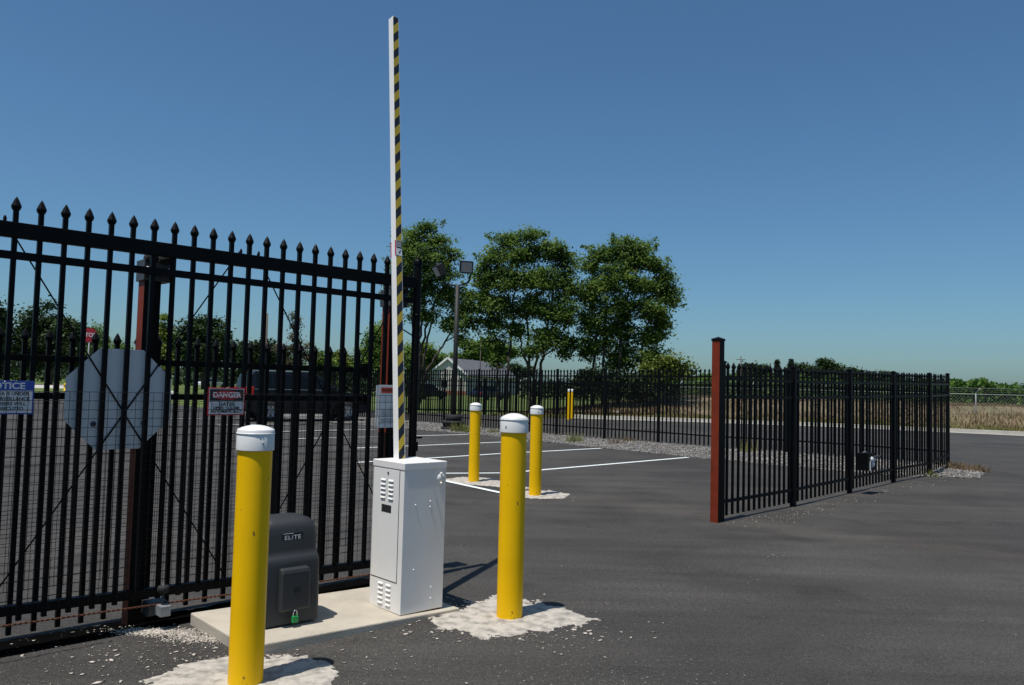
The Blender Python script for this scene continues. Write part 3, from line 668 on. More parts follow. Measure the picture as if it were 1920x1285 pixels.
mb.bar((-.002,-AD-.0026,zs-.030), (.007,-AD-.0026,zs-.044), .0008, .004, (0,-1,0)); mb.build('pictogram', SIGNK, stk)
# hub on the far side of the cabinet
MB().box(CW/2-.06, CW/2+.06, CD, CD+.03, .74, .86).lathe([(.045,-.06),(.045,-.028)], 20, (CW/2,CD,.80), axis='y').build('hub', WHITEP, bg_)

# ------------------------------------------------------------------ gate operator
OP = (-1.40, 4.690)
op = thing('gate_operator', 'charcoal plastic gate operator housing on the concrete slab, marked ELITE', 'gate operator', (OP[0], OP[1], .07), radians(90-48.5))
OW, OD = .372, .32
def rring(x0, x1, y0, y1, r, z, n=6):
    out = []
    for cx, cy, a0 in ((x1-r,y0+r,-pi/2),(x1-r,y1-r,0),(x0+r,y1-r,pi/2),(x0+r,y0+r,pi)):
        for k in range(n): a = a0 + (pi/2)*k/(n-1); out.append((cx+r*cos(a), cy+r*sin(a), z))
    return out
lv = [(0,0,0,.030,0),(0,0,0,.030,.004),(.002,.003,.002,.030,.2),(.003,.006,.003,.03,.345),(.004,.010,.004,.03,.368),(.006,.022,.006,.032,.385),(.007,.034,.007,.034,.398),
      (.007,.038,.007,.034,.42),(.009,.042,.010,.034,.50),(.012,.048,.014,.036,.545),(.018,.056,.020,.04,.570),(.040,.078,.040,.05,.592),(.085,.12,.085,.05,.608),(.14,.15,.13,.02,.614)]
mb = MB(); rings = []
for sxx, fy, byy, r, z in lv: rings.append(rring(sxx, OW-sxx, fy, OD-byy, r, z))
vs = [p for r_ in rings for p in r_]; k_ = len(rings[0]); fs = []
for i in range(len(rings)-1):
    for k in range(k_): fs.append((i*k_+k, i*k_+(k+1)%k_, (i+1)*k_+(k+1)%k_, (i+1)*k_+k))
fs.append(tuple(range((len(rings)-1)*k_, len(rings)*k_)))
cv = mb.add(vs, fs, True).build('cover', COVER, op)
lv2 = [(.100,.285,-.002,.06,.075),(.096,.289,-.030,.06,.080),(.098,.287,-.036,.06,.095),(.100,.284,-.036,.06,.30),(.103,.280,-.030,.06,.318),(.110,.272,-.002,.06,.326)]
mb = MB(); rings = [rring(a_, b_, c_, d_, .012, z, 4) for a_, b_, c_, d_, z in lv2]; vs = [p for r_ in rings for p in r_]; k_ = len(rings[0])
fs = [(i*k_+k, i*k_+(k+1)%k_, (i+1)*k_+(k+1)%k_, (i+1)*k_+k) for i in range(len(rings)-1) for k in range(k_)] + [tuple(range(k_))[::-1], tuple(range((len(rings)-1)*k_, len(rings)*k_))]
rb = mb.add(vs, fs, False).build('reset_box', COVER, op)
MB().box(.176,.222,-.0375,-.0355,.185,.215).build('embossed_badge', SIGNK, rb)
bd = MB().box(.128,.262,.0405,.0435,.478,.520).build('badge', SIGNK, cv)
bd.rotation_euler = (0,0,0)
text_mesh('ELITE', .034, 'lettering', TRIM, bd, (.195,.0395,.493), RX, .0004, 1.22, spc=1.12)
MB().box(.134,.200,.0385,.0400,.5165,.5185).build('swoosh', TRIM, bd)
pk = thing('padlock', 'small green padlock hanging from the housing front', 'padlock', (OP[0], OP[1], .07), radians(90-48.5))
MB().box(.170,.207,-.050,-.030,.012,.050).build('lock_body', GREENP, pk, bevel=.003)
MB().tube([(.177,-.040,.048),(.177,-.040,.070),(.181,-.040,.080),(.1885,-.040,.084),(.196,-.040,.080),(.200,-.040,.070),(.200,-.040,.048)], .003, 8).build('shackle', CHROME, pk)

# ------------------------------------------------------------------ fences on the right
def fence_panels(root, pts, n_pick, zr, count_limit=None, pw=.025, post=.066, far=False):
    """pts = (x, y, post height); rails at fractions of the height; pickets between the posts"""
    picks = []
    for i in range(len(pts)-1):
        a = np.array(pts[i]); b = np.array(pts[i+1])
        for j in range(1, n_pick):
            t = j/n_pick; p = a+(b-a)*t; picks.append((p[0], p[1], p[2], math.atan2(b[1]-a[1], b[0]-a[0])))
    for (x, y, h) in pts:
        mb = MB(); k = post/2; i = pts.index((x,y,h)); q = pts[min(i+1,len(pts)-1)]; p = pts[max(i-1,0)]; an = math.atan2(q[1]-p[1], q[0]-p[0])
        o = MB().box(-k,k,-k,k,-.05,h-.03).build('post', BLACK, root, loc=(x,y,0), rz=an, bevel=.003)
        MB().box(-k-.006,k+.006,-k-.006,k+.006,h-.03,h-.012).add([(-k-.004,-k-.004,h-.012),(k+.004,-k-.004,h-.012),(k+.004,k+.004,h-.012),(-k-.004,k+.004,h-.012),(0,0,h+.006)], [(0,1,4),(1,2,4),(2,3,4),(3,0,4)]).build('post_cap', BLACK, o)
    for fr in zr:
        mb = MB()
        for i in range(len(pts)-1):
            a = pts[i]; b = pts[i+1]; mb.bar((a[0],a[1],a[2]*fr), (b[0],b[1],b[2]*fr), .034, .036)
        mb.build('rail', BLACK, root)
    picks.sort(key=lambda p: p[0]**2+p[1]**2)
    lim = count_limit if count_limit is not None else len(picks)
    rest = MB()
    def shp(mb, p, off=(0,0)):
        h = pw/2; c, s_ = cos(p[3]), sin(p[3]); zt = p[2]-.012; zf = zt-.085; z0 = p[2]*.03
        q = [(-h,-h),(h,-h),(h,h),(-h,h)]; vs = []
        for z, k in ((z0,1),(zf,1),(zf+.02,1.55),(zf+.035,1.45)): vs += [(off[0]+(u*c-v*s_)*k, off[1]+(u*s_+v*c)*k, z) for u, v in q]
        vs.append((off[0], off[1], zt)); fs = []
        for i in range(3): fs += [(i*4+k, i*4+(k+1)%4, i*4+4+(k+1)%4, i*4+4+k) for k in range(4)]
        fs += [(12,13,16),(13,14,16),(14,15,16),(15,12,16)]; mb.add(vs, fs)
    for i, p in enumerate(picks):
        if i < lim: mb = MB(); shp(mb, p); mb.build('picket', BLACK, root, loc=(p[0], p[1], 0))
        else: shp(rest, p, (p[0], p[1]))
    if rest.v: tag(rest.build('far_pickets', BLACK, root), kind='stuff')
RP = (2.395, 9.291)
FB = [(3.772,10.702,1.863),(5.19,12.289,1.89),(6.642,13.939,1.924),(7.984,15.312,1.952),(9.50,17.45,2.0)]
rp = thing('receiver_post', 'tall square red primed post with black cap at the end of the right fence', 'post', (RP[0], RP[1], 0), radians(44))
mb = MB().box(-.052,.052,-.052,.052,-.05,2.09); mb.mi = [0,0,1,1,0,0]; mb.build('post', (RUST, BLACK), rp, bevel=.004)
MB().box(-.058,.058,-.058,.058,2.08,2.105).add([(-.056,-.056,2.105),(.056,-.056,2.105),(.056,.056,2.105),(-.056,.056,2.105),(0,0,2.130)], [(0,1,4),(1,2,4),(2,3,4),(3,0,4)]).build('post_cap', BLACK, rp)
fb = thing('picket_fence', 'black picket fence running back from the tall red post', 'fence')
fence_panels(fb, [(RP[0]+.065, RP[1]+.065, 1.86)] + FB[:4], 14, (.886,.77,.118))
MB().bar((7.984,15.312,1.952*.886),(9.5,17.45,2.0*.886),.034,.036).bar((7.984,15.312,1.952*.77),(9.5,17.45,2.0*.77),.034,.036).bar((7.984,15.312,1.952*.12),(9.5,17.45,2.0*.12),.034,.036).build('rail', BLACK, fb)
for j in range(1, 9):
    t = j/9; x, y, z = (1-t)*7.984+t*9.5, (1-t)*15.312+t*17.45, 1.952+t*.05
    MB().box(-.0125,.0125,-.0125,.0125,.06,z-.09).lathe([(a_, z-.095+b_) for a_, b_ in finial_prof(.020,.085)], 6, (0,0,0), False).build('picket', BLACK, fb, loc=(x,y,0), rz=radians(54))
fa = thing('picket_fence', 'long black picket fence crossing behind the parking stalls', 'fence')
fence_panels(fa, FA, 14, (.893,.786,.15), count_limit=100, pw=.031)
C1 = at(1272, 786); C0 = at(815, 776); CM = at(1045, 781)
nC = 10; cpts = [(C0[0]+(C1[0]-C0[0])*k/nC, C0[1]+(C1[1]-C0[1])*k/nC, 1.85) for k in range(-2, nC+1)]
fc = thing('picket_fence', 'distant black picket fence beyond the road in front of the big trees', 'fence')
fence_panels(fc, cpts, 13, (.9,.78,.12), count_limit=60, pw=.031)
# box with round faces on the right fence
pb = at(1600, 925); bx = thing('control_box', 'black control box with three round pale faces mounted on the right fence', 'control box', (5.22+.06,12.28-.07,0), radians(48))
MB().box(-.02,.30,-.16,.0,.36,.62).build('housing', BLACK, bx, bevel=.004)
MB().box(.16,.37,-.22,-.16,.55,.575).build('hood', DSTEEL, bx)
for dx, dz in ((.11,.525),(.205,.525),(.155,.448)): MB().lathe([(0,.030),(.025,.026),(.042,.010),(.045,0)], 20, (dx,-.165,dz), axis='y').build('round_face', ALU, bx)
MB().box(.035,.06,-.175,-.162,.36,.50).build('strip', ALU, bx)
MB().tube([(-.03,-.09,.635),(.08,-.09,.635),(.10,-.09,.62)], .010, 8).build('conduit', GALV, bx)

# weeds
def weeds(px, py, N, spread, hmin, hmax, label, mtl=WEED):
    p = at(px, py); P = np.column_stack([p[0]+spread*np.clip(RNG.normal(size=N),-1.5,1.5), p[1]+spread*np.clip(RNG.normal(size=N),-1.5,1.5), np.full(N, .0)])
    o = blades('weed_tuft', P, RNG.uniform(hmin, hmax, N), RNG.uniform(.008,.02,N), mtl, RNG.random(N), .5); return tag(o, label, 'weeds')
weeds(872,810,420,.28,.08,.35,'green weed tuft beside the base of the twin lamp pole')
weeds(925,812,90,.12,.05,.22,'small weed tuft in the gravel between the two rear bollards')
weeds(1077,829,160,.14,.08,.32,'weed tuft in the gravel by the fence, right of the rear bollards')
weeds(1155,832,90,.14,.05,.22,'low weed tuft in the gravel midway along the far fence', TAN)
weeds(1180,829,90,.10,.05,.2,'dry weed tuft in the gravel, right of the midway tuft', TAN)
weeds(1402,848,140,.12,.1,.4,'weed tuft seen through the bars close to the tall red post')
weeds(1742,893,70,.07,.04,.16,'small weed at the foot of the last but one right fence post')
weeds(1790,880,260,.12,.04,.2,'dry weeds at the foot of the corner post', TAN)
weeds(1828,884,260,.13,.04,.2,'dry weeds on the outer tip of the gravel patch at the corner', TAN)

# ------------------------------------------------------------------ twin flood lamp pole
LP = at(850, 806); LPZ = zat(LP, 535)
lp = thing('lamp_pole', 'dark lamp pole with two floodlight heads and a round stacked base', 'lamp pole', (LP[0], LP[1], 0))
bs = MB()
for k, (r, z0, z1) in enumerate(((.42,0,.10),(.36,.11,.20),(.40,.20,.30),(.27,.30,.50))): bs.lathe([(0,z0),(r-.02,z0),(r,z0+.02),(r,z1-.02),(r-.03,z1),(0,z1)], 28)
bs.build('base', RUB, lp)
MB().tube([(0,0,.45),(0,0,LPZ)], [.085,.070], 12, True, True).build('shaft', BRONZE, lp)
ya = MB().tube([(-.52,.0,LPZ+.36),(-.50,0,LPZ+.14),(-.40,0,LPZ+.03),(0,0,LPZ-.02),(.30,0,LPZ+.07),(.40,0,LPZ+.18),(.42,0,LPZ+.38)], .032, 8).build('yoke', BRONZE, lp)
for nm, loc, rz, tilt in (('floodlight', (.27,-.05,LPZ+.62), radians(12), radians(15)), ('floodlight', (-.60,.0,LPZ+.50), radians(-62), radians(30))):
    f = MB().box(-.21,.21,-.13,.10,-.19,.19).box(-.225,.225,-.15,-.13,-.205,.205).build(nm, BRONZE, lp, bevel=.01, loc=loc); f.rotation_euler = (tilt, 0, rz)
    l_ = MB().box(-.18,.18,-.156,-.151,-.16,.16).build('lens', LAMPG, f)
    MB().box(-.09,-.02,-.160,-.157,-.08,.04).box(.02,.09,-.160,-.157,-.06,.09).box(-.19,.19,-.161,-.158,-.01,.0).build('bulb', CHROME, l_)

# ------------------------------------------------------------------ vehicles
def wheel(parent, x, y, r, wd, near):
    w_ = MB().lathe([(r*.62,-wd/2),(r*.93,-wd/2),(r,-wd/2+.03),(r,wd/2-.03),(r*.93,wd/2),(r*.62,wd/2)], 28, (x,y,r), axis='y').build('wheel', RUB, parent)
    s_ = -1 if near else 1; rm = MB()
    rm.lathe([(r*.62, wd/2-.02),(r*.60, wd/2-.05),(r*.1, wd/2-.06)], 24, (x,y,r), axis='y')
    for k in range(6):
        a = k*pi/3; rm.bar((x, y-wd/2+.02, r), (x+r*.6*cos(a), y-wd/2+.015, r+r*.6*sin(a)), .03, .07, (0,1,0))
    rm.build('rim', STEEL, w_)
sx0 = at(505,791); sx1 = at(650,790.5); hd = math.atan2(sx1[1]-sx0[1], sx1[0]-sx0[0])
suv = thing('parked_suv', 'black boxy SUV with red tail lamps parked behind the gate', 'car', (sx0[0], sx0[1], 0), hd)
WBs = float(np.linalg.norm(sx1-sx0)); Wd = 1.82
lowp = [(-.82,.36),(-.42,.30),(-.40,.62),(-.28,.80),(0,.86),(.28,.80),(.40,.62),(.42,.28),(WBs-.44,.28),(WBs-.42,.62),(WBs-.3,.80),(WBs,.86),(WBs+.3,.80),(WBs+.42,.62),(WBs+.45,.30),(WBs+.82,.34),(WBs+.86,.62),(WBs+.78,.98),(WBs-.25,1.13),(-.80,1.14),(-.86,.9)]
MB().prismy(lowp[::-1], -.05, Wd-.05).build('body', CARK, suv, bevel=.03)
cab = MB(); b0, b1 = -.03, Wd-.07; t0_, t1_ = .11, Wd-.21
bot = [(-.80,1.13),(WBs-.28,1.11)]; top = [(-.66,1.72),(-.50,1.80),(WBs-1.45,1.80),(WBs-1.15,1.74)]
prof = [(-.82,1.13,0),(-.70,1.66,.9),(-.55,1.79,1),(WBs-1.55,1.81,1),(WBs-1.15,1.72,.9),(WBs-.25,1.11,0)]
vs = [(x, b0+(t0_-b0)*k, z) for x, z, k in prof] + [(x, b1-(b1-t1_)*k, z) for x, z, k in prof]; n_ = len(prof)
cab.add(vs, [tuple(range(n_)), tuple(range(n_, 2*n_))[::-1]] + [(i, n_+i, n_+(i+1)%n_, (i+1)%n_) for i in range(n_)]).build('cabin', CARK, suv, bevel=.03)
def sideglass(x0, x1, x2, x3, z0, z1):
    k0 = (z0-1.13)/.62; k1 = (z1-1.13)/.62; y0 = b0+(t0_-b0)*k0-.006; y1 = b0+(t0_-b0)*k1-.006
    MB().add([(x0,y0,z0),(x1,y0,z0),(x2,y1,z1),(x3,y1,z1)], [(0,1,2,3)]).build('window', GLASS, suv)
sideglass(-.55,.10,.02,-.50,1.20,1.66); sideglass(.16,.98,.92,.10,1.20,1.68); sideglass(1.05,WBs-.62,WBs-1.12,1.0,1.20,1.68)
MB().add([(-.815,.16,1.2),(-.815,Wd-.26,1.2),(-.725,Wd-.30,1.62),(-.725,.20,1.62)], [(3,2,1,0)]).build('rear_window', GLASS, suv)
MB().add([(WBs-.36,.12,1.175),(WBs-.36,Wd-.22,1.175),(WBs-1.09,Wd-.30,1.69),(WBs-1.09,.20,1.69)], [(0,1,2,3)]).build('windscreen', GLASS, suv)
MB().box(-.6,WBs-.5,-.056,-.051,1.155,1.172).build('chrome_strip', CHROME, suv)
MB().box(-.3,WBs-1.5,.16,.20,1.82,1.85).box(-.3,WBs-1.5,Wd-.30,Wd-.26,1.82,1.85).build('roof_rail', CHROME, suv)
MB().box(-.875,-.60,-.066,.13,.84,1.24).build('tail_lamp', TAIL, suv, bevel=.02)
MB().box(-.875,-.72,Wd-.26,Wd-.045,.86,1.22).build('tail_lamp', TAIL, suv, bevel=.02)
MB().box(-.73,-.64,.65,1.05,1.74,1.78).build('brake_lamp', TAIL, suv)
MB().box(-.95,-.80,-.03,Wd-.07,.38,.60).build('rear_bumper', DSTEEL, suv, bevel=.03)
MB().box(-.90,-.87,.6,1.1,.80,.93).build('number_plate', SIGNW, suv)
MB().box(WBs+.70,WBs+.87,-.04,.25,.72,.92).build('headlight', CHROME, suv, bevel=.02)
MB().box(WBs-.72,WBs-.50,-.17,-.05,1.12,1.28).build('mirror', CARK, suv, bevel=.02)
for xx in (0, WBs):
    wheel(suv, xx, .06, .37, .24, True); wheel(suv, xx, Wd-.17, .37, .24, False)
def small_car(px0, px1, py, H, mt, label):
    a = at(px0, py); b = at(px1, py); L_ = float(np.linalg.norm(b-a)); h = math.atan2(b[1]-a[1], b[0]-a[0])
    c = thing('parked_car', label, 'car', (a[0], a[1], 0), h); k = H/1.45
    lp_ = [(0,.35),(.08,.25),(L_-.1,.25),(L_,.4),(L_-.02,.68*k),(L_*.74,.86*k),(L_*.1,.92*k),(.0,.75*k)]
    MB().prismy(lp_[::-1], 0, 1.7).build('body', mt, c, bevel=.05)
    pr = [(L_*.08,.9*k,0),(L_*.2,1.38*k,1),(L_*.52,1.42*k,1),(L_*.72,.88*k,0)]
    vs = [(x, .03+.14*q, z) for x, z, q in pr]+[(x, 1.67-.14*q, z) for x, z, q in pr]
    MB().add(vs, [(0,1,2,3),(7,6,5,4),(0,4,5,1),(1,5,6,2),(2,6,7,3)]).build('cabin', GLASS, c, bevel=.03)
    MB().add([(L_*.19,.16,1.395*k),(L_*.53,.16,1.435*k),(L_*.53,1.54,1.435*k),(L_*.19,1.54,1.395*k)], [(0,1,2,3)]).build('roof', mt, c)
    MB().box(-.01,.03,.1,.4,.55*k,.72*k).build('tail_lamp', TAIL, c)
    for xx in (L_*.2, L_*.8): MB().lathe([(0,.1),(.28,.1),(.32,.06),(.32,-.1),(0,-.1)], 18, (xx,.08,.32), axis='y').build('wheel', RUB, c)
small_car(786,838,749,1.5,CARK,'dark sedan parked behind the fence in front of the cream gabled house')
small_car(905,950,750,1.45,CARD,'dark blue car parked behind the fence below the grey roof')
small_car(384,424,727,1.5,CARW,'far white car glimpsed above the DANGER sign')

# ------------------------------------------------------------------ houses
def house(x, y, az, w_, L_, eave, ridge, label, wallm, roofm, windows=True):
    h = thing('house', label, 'house', (x, y, 0), az)   # local x across the gable front, y along the ridge
    k = .25
    MB().add([(-w_,0,0),(w_,0,0),(w_,0,eave),(0,0,ridge-.12),(-w_,0,eave),(-w_,L_,0),(w_,L_,0),(w_,L_,eave),(0,L_,ridge-.12),(-w_,L_,eave)],
        [(0,1,2,3,4),(9,8,7,6,5),(1,6,7,2),(5,0,4,9)]).build('wall', wallm, h)
    MB().add([(-w_-.4,-k,eave-.28),(0,-k,ridge),(0,L_+k,ridge),(-w_-.4,L_+k,eave-.28),(w_+.4,-k,eave-.28),(w_+.4,L_+k,eave-.28),
        (-w_-.4,-k,eave-.40),(0,-k,ridge-.12),(0,L_+k,ridge-.12),(-w_-.4,L_+k,eave-.40),(w_+.4,-k,eave-.40),(w_+.4,L_+k,eave-.40)],
        [(0,1,2,3),(1,4,5,2),(6,9,8,7),(7,8,11,10),(3,2,8,9),(2,5,11,8),(0,3,9,6),(4,10,11,5)]).build('roof', roofm, h)
    MB().bar((-w_-.42,-k-.04,eave-.30),(0,-k-.04,ridge-.02),.06,.30,(0,0,1)).bar((0,-k-.04,ridge-.02),(w_+.42,-k-.04,eave-.30),.06,.30,(0,0,1)).build('verge_board', TRIM, h)
    if windows:
        MB().box(-w_,w_,-.03,-.005,0,.55).build('brick_plinth', BRICK, h)
        for yy in (L_*.25, L_*.55, L_*.8):
            o = MB().box(w_+.002,w_+.04,yy-.6,yy+.6,1.0,2.1).build('window', GLASS, h); MB().box(w_+.003,w_+.06,yy-.7,yy-.6,.9,2.2).box(w_+.003,w_+.06,yy+.6,yy+.7,.9,2.2).build('frame', TRIM, o)
        MB().box(-1.0,-.1,-.05,-.01,1.1,2.1).build('window', GLASS, h)
a_ = dist(841,671,118); b_ = dist(938,680,138)
hz = math.atan2((b_-a_)[1], (b_-a_)[0]) - pi/2
house(a_[0], a_[1], hz, 2.9, float(np.linalg.norm((b_-a_)[:2])), 3.1, zat(a_,671), 'cream gabled house with a long grey shingle roof behind the trees', SIDING, ROOF)
a_ = dist(1010,703,190); house(a_[0], a_[1], radians(35), 5, 14, 3.0, 4.9, 'far white house low behind the trunks of the middle tree', TRIM, ROOF, False)

# ------------------------------------------------------------------ poles, wires, small roadside things
def pole(px, pyt, D, r, label, arm_=True):
    b = dist(px, 700, D); z = zat(b, pyt); p = thing('utility_pole', label, 'utility pole', (b[0], b[1], 0))
    MB().tube([(0,0,-.2),(0,0,z)], [r*1.2, r*.8], 8).build('pole', WOODP, p)
    if arm_: MB().box(-.9,.9,-.06,.06,z-.75,z-.63).build('crossarm', WOODP, p)
    return b, z
pA, zA = pole(497,588,95,.12,'bare wooden pole rising behind the gate left of the striped arm', False)
pB, zB = pole(900,622,75,.045,'slim grey pole standing in front of the grey roofed house', False)
pC, zC = pole(1389,668,160,.13,'far thin pole on the skyline right of the red post', True)
for dz, lab in ((0,'upper overhead cable sagging across the sky behind the gate'), (-.45,'lower overhead cable sagging across the sky behind the gate')):
    mb = MB(); pts = []
    for k in range(41):
        t = k/40; px = -150 + t*900; py = 622 + (664-622)*t + 6*sin(pi*t*4 % pi)*.5; p = dist(px, py, 110); pts.append((p[0], p[1], p[2]+dz))
    mb.tube(pts, .020, 5, False); tag(mb.build('overhead_cable', BLACK), lab, 'cable')
sp = dist(167.5, 628.5, 30); ss_ = thing('stop_sign', 'small red stop sign on a thin post far behind the gate', 'stop sign', (sp[0], sp[1], 0), radians(18))
R8 = .265/cos(pi/8); o8 = [(R8*cos(pi/8+k*pi/4), R8*sin(pi/8+k*pi/4)+sp[2]) for k in range(8)]
pn = MB().prismy(o8[::-1], -.003, .003).build('plate', SIGNR, ss_)
text_mesh('STOP', .205, 'lettering', TRIM, pn, (0,-.005,sp[2]), RX, .004, .95)
MB().tube([(0,.03,0),(0,.03,sp[2]+.1)], .028, 8).build('post', GALV, ss_)
hp = at(122, 733); hy = thing('fire_hydrant', 'small yellow hydrant at the far kerb seen through the left pickets', 'hydrant', (hp[0], hp[1], 0))
MB().lathe([(.16,0),(.16,.06),(.10,.07),(.10,.5),(.13,.52),(.12,.60),(.05,.70),(0,.72)], 16).lathe([(.05,-.18),(.05,.18)], 10, (0,0,.42), axis='x').build('body', YEL, hy)
stp = at(1158.5, 783); MB_ = MB().box(-.09,.09,-.03,.03,0,.34).build('marker_stake', TRIM, None, loc=(stp[0], stp[1]+.2, 0)); tag(MB_, 'short white marker standing at the kerb behind the fence', 'marker')
up = at(946,806); cb = thing('meter_box', 'small grey box on the far fence peeking out left of the near right bollard cap', 'utility box', (up[0]-.05, up[1]-.05, 0), radians(-43))
MB().box(-.11,.16,-.14,-.02,.02,.50).build('case', GALV, cb, bevel=.01); MB().box(-.09,.14,-.146,-.141,.05,.47).build('door', STEEL, cb)

# chain link fence on the right
cl = thing('chain_link_fence', 'galvanised chain link fence with barbed wire in front of the dry grass bank', 'chain link fence')
Pq = at(1272,786); Pr = at(1830,803); dv = (Pr-Pq)[:2]; Lc = np.linalg.norm(dv); dv /= Lc; nC = 4
cpt = [Pq[:2] + dv*(Lc*k/nC) for k in range(0, 11)]
for k, p in enumerate(cpt):
    mb = MB().tube([(p[0],p[1],0),(p[0],p[1],1.70)], .028, 8); mb.tube([(p[0],p[1],1.68),(p[0]+.16,p[1]-.10,1.98)], .022, 6); mb.build('post', GALV, cl)
e_ = cpt[-1]; MB().tube([(Pq[0],Pq[1],1.66),(e_[0],e_[1],1.66)], .022, 8).build('top_rail', GALV, cl)
for k in range(3):
    z = 1.78+.09*k; q = .05*(k+1); MB().tube([(Pq[0]+q,Pq[1]-q*.6,z),(e_[0]+q,e_[1]-q*.6,z)], .008, 4).build('barbed_wire', GALV, cl)
CLM = bpy.data.materials.new('chain_link_wire'); CLM.use_nodes = True; n = CLM.node_tree; L = n.links; b_ = n.nodes['Principled BSDF']; b_.inputs['Base Color'].default_value = (.35,.36,.36,1); b_.inputs['Roughness'].default_value = .5
mb = MB(); Lt = float(np.linalg.norm(e_-Pq[:2])); hh_ = 1.6; st = .16; k = -hh_
while k < Lt:
    for sgn in (1,-1):
        a0, a1 = (k, k+hh_) if sgn == 1 else (k+hh_, k)
        p0_ = Pq[:2]+dv*a0; p1_ = Pq[:2]+dv*a1
        mb.bar((p0_[0],p0_[1],.04),(p1_[0],p1_[1],.04+hh_),.004,.004)
    k += st
mb.build('wire_fabric', CLM, cl)

# ------------------------------------------------------------------ trees
LEAF_V = [(0,0,0),(.32,.45,.06),(0,1,-.05),(-.32,.45,.06)]; LEAF_F = [(0,1,2),(0,2,3)]
def crown(blobs, D, n_leaf, leaf, material, parent, depth=.85, sub=34, spread=.34, spikes=0, name='crown'):
    """leaf clumps on twigs inside a set of ellipsoids given as pixel centre, pixel radii at distance D"""
    k = D/F; tot = sum(b[2]*b[3] for b in blobs); P = []; T = []; cents = []
    for b in blobs:
        c = dist(b[0], b[1], D + RNG.uniform(-1,1)*b[2]*k*.4); rx, rz = b[2]*k, b[3]*k; ry = min(rx, max(rx,rz))*depth
        nn = int(n_leaf*b[2]*b[3]/tot); ns = max(4, nn//sub)
        u = RNG.normal(size=(ns,3)); u /= np.linalg.norm(u, axis=1)[:,None]; rr = RNG.random(ns)**.42
        cs = c + u*rr[:,None]*np.array([rx, ry, rz])*(1.0 if D > 60 else .93)
        tw = RNG.random(ns)
        idx = RNG.integers(0, ns, nn); sg = spread*(.6+.8*RNG.random(ns))
        off = RNG.normal(size=(nn,3))*sg[idx][:,None]*np.array([1,1,.55])
        P.append(cs[idx]+off); T.append(np.clip(tw[idx]*.75 + RNG.random(nn)*.35, 0, 1)); cents.append((c, cs))
    for _ in range(spikes):                             # shoots that stand out of the outline
        b = blobs[RNG.integers(0, len(blobs))]; a_ = RNG.uniform(-.3, pi+.3); c = dist(b[0]+b[2]*.8*cos(a_), b[1]-b[3]*.8*sin(a_), D+RNG.uniform(-1.5,1.5))
        d_ = np.array([cos(a_)*.8, RNG.normal(0,.3), .5+.6*abs(sin(a_))]); d_ /= np.linalg.norm(d_); ln = RNG.uniform(.4,1.05); q = 60
        u_ = RNG.random(q)**.8; P.append(c + d_*(u_*ln)[:,None] + RNG.normal(size=(q,3))*(.16*(1.1-u_))[:,None]); T.append(np.clip(RNG.random(q)*.5+.3,0,1))
    P = np.concatenate(P); T = np.concatenate(T); N = len(P)
    th = RNG.uniform(0,2*pi,N); dz = RNG.normal(-.35,.5,N)              # blade axis droops
    ax = np.stack([np.cos(th)*np.cos(dz), np.sin(th)*np.cos(dz), np.sin(dz)], 1)
    r_ = .6*RNG.normal(size=(N,3)) + np.array([0,0,1.4]); sd = np.cross(ax, r_); sd /= np.linalg.norm(sd,axis=1)[:,None]; nm = np.cross(sd, ax)
    R = np.stack([sd, ax, nm], 2); sz = leaf*RNG.uniform(.6,1.35,N)
    o = scatter(name, LEAF_V, LEAF_F, P, sz, material, R=R, tone=T); o.parent = parent
    return o, cents
def limbs(trunks, D, cents, parent, r0, twigs=True, name='trunk'):
    mb = MB(); nodes = []
    for tr in trunks:
        pts = [dist(x_, y_, D+RNG.uniform(-.6,.6)) for x_, y_ in tr]
        pts[0][2] = -.2 if abs(pts[0][2]) < 3 else pts[0][2]
        fine = []
        for i in range(len(pts)-1):
            for k in range(5): t = k/5; fine.append(pts[i]*(1-t)+pts[i+1]*t + RNG.normal(0, .05, 3)*(i+k > 0))
        fine.append(pts[-1]); n_ = len(fine); mb.tube(fine, [r0*(1-.75*i/n_) for i in range(n_)], 7); nodes += [(p, r0*(1-.75*i/n_)) for i, p in enumerate(fine) if i > 3]
    A_ = np.array([p for p, _ in nodes]); rad = [r for _, r in nodes]
    for c, cs in cents:
        i = int(np.argmin(((A_-c)**2).sum(1) + 4*np.maximum(0, A_[:,2]-c[2]+.3))); s_ = A_[i]; mid = (s_+c)/2 + np.array([0,0,.15])
        mb.tube([s_, mid, c], [min(rad[i]*.6,.08), .045, .02], 5)
        if twigs:
            for q in cs[RNG.integers(0, len(cs), min(14, len(cs)))]: mb.tube([mid*.3+c*.7, (c+q)/2+RNG.normal(0,.08,3), q], [.022,.014,.006], 4, False)
    o = mb.build(name, BARK, parent); return o
def tree(label, blobs, trunks, D, n_leaf, leaf, material, r0=.14, base=None, cat='tree', nm='tree', **kw):
    b = dist(*(base or (trunks[0][0])), D); t = thing(nm, label, cat, (b[0], b[1], 0))
    o, cents = crown(blobs, D, n_leaf, leaf, material, None, **kw); tr = limbs(trunks, D, cents, None, r0)
    for q in (o, tr): q.parent = t; q.location = (-b[0], -b[1], 0)
    return t
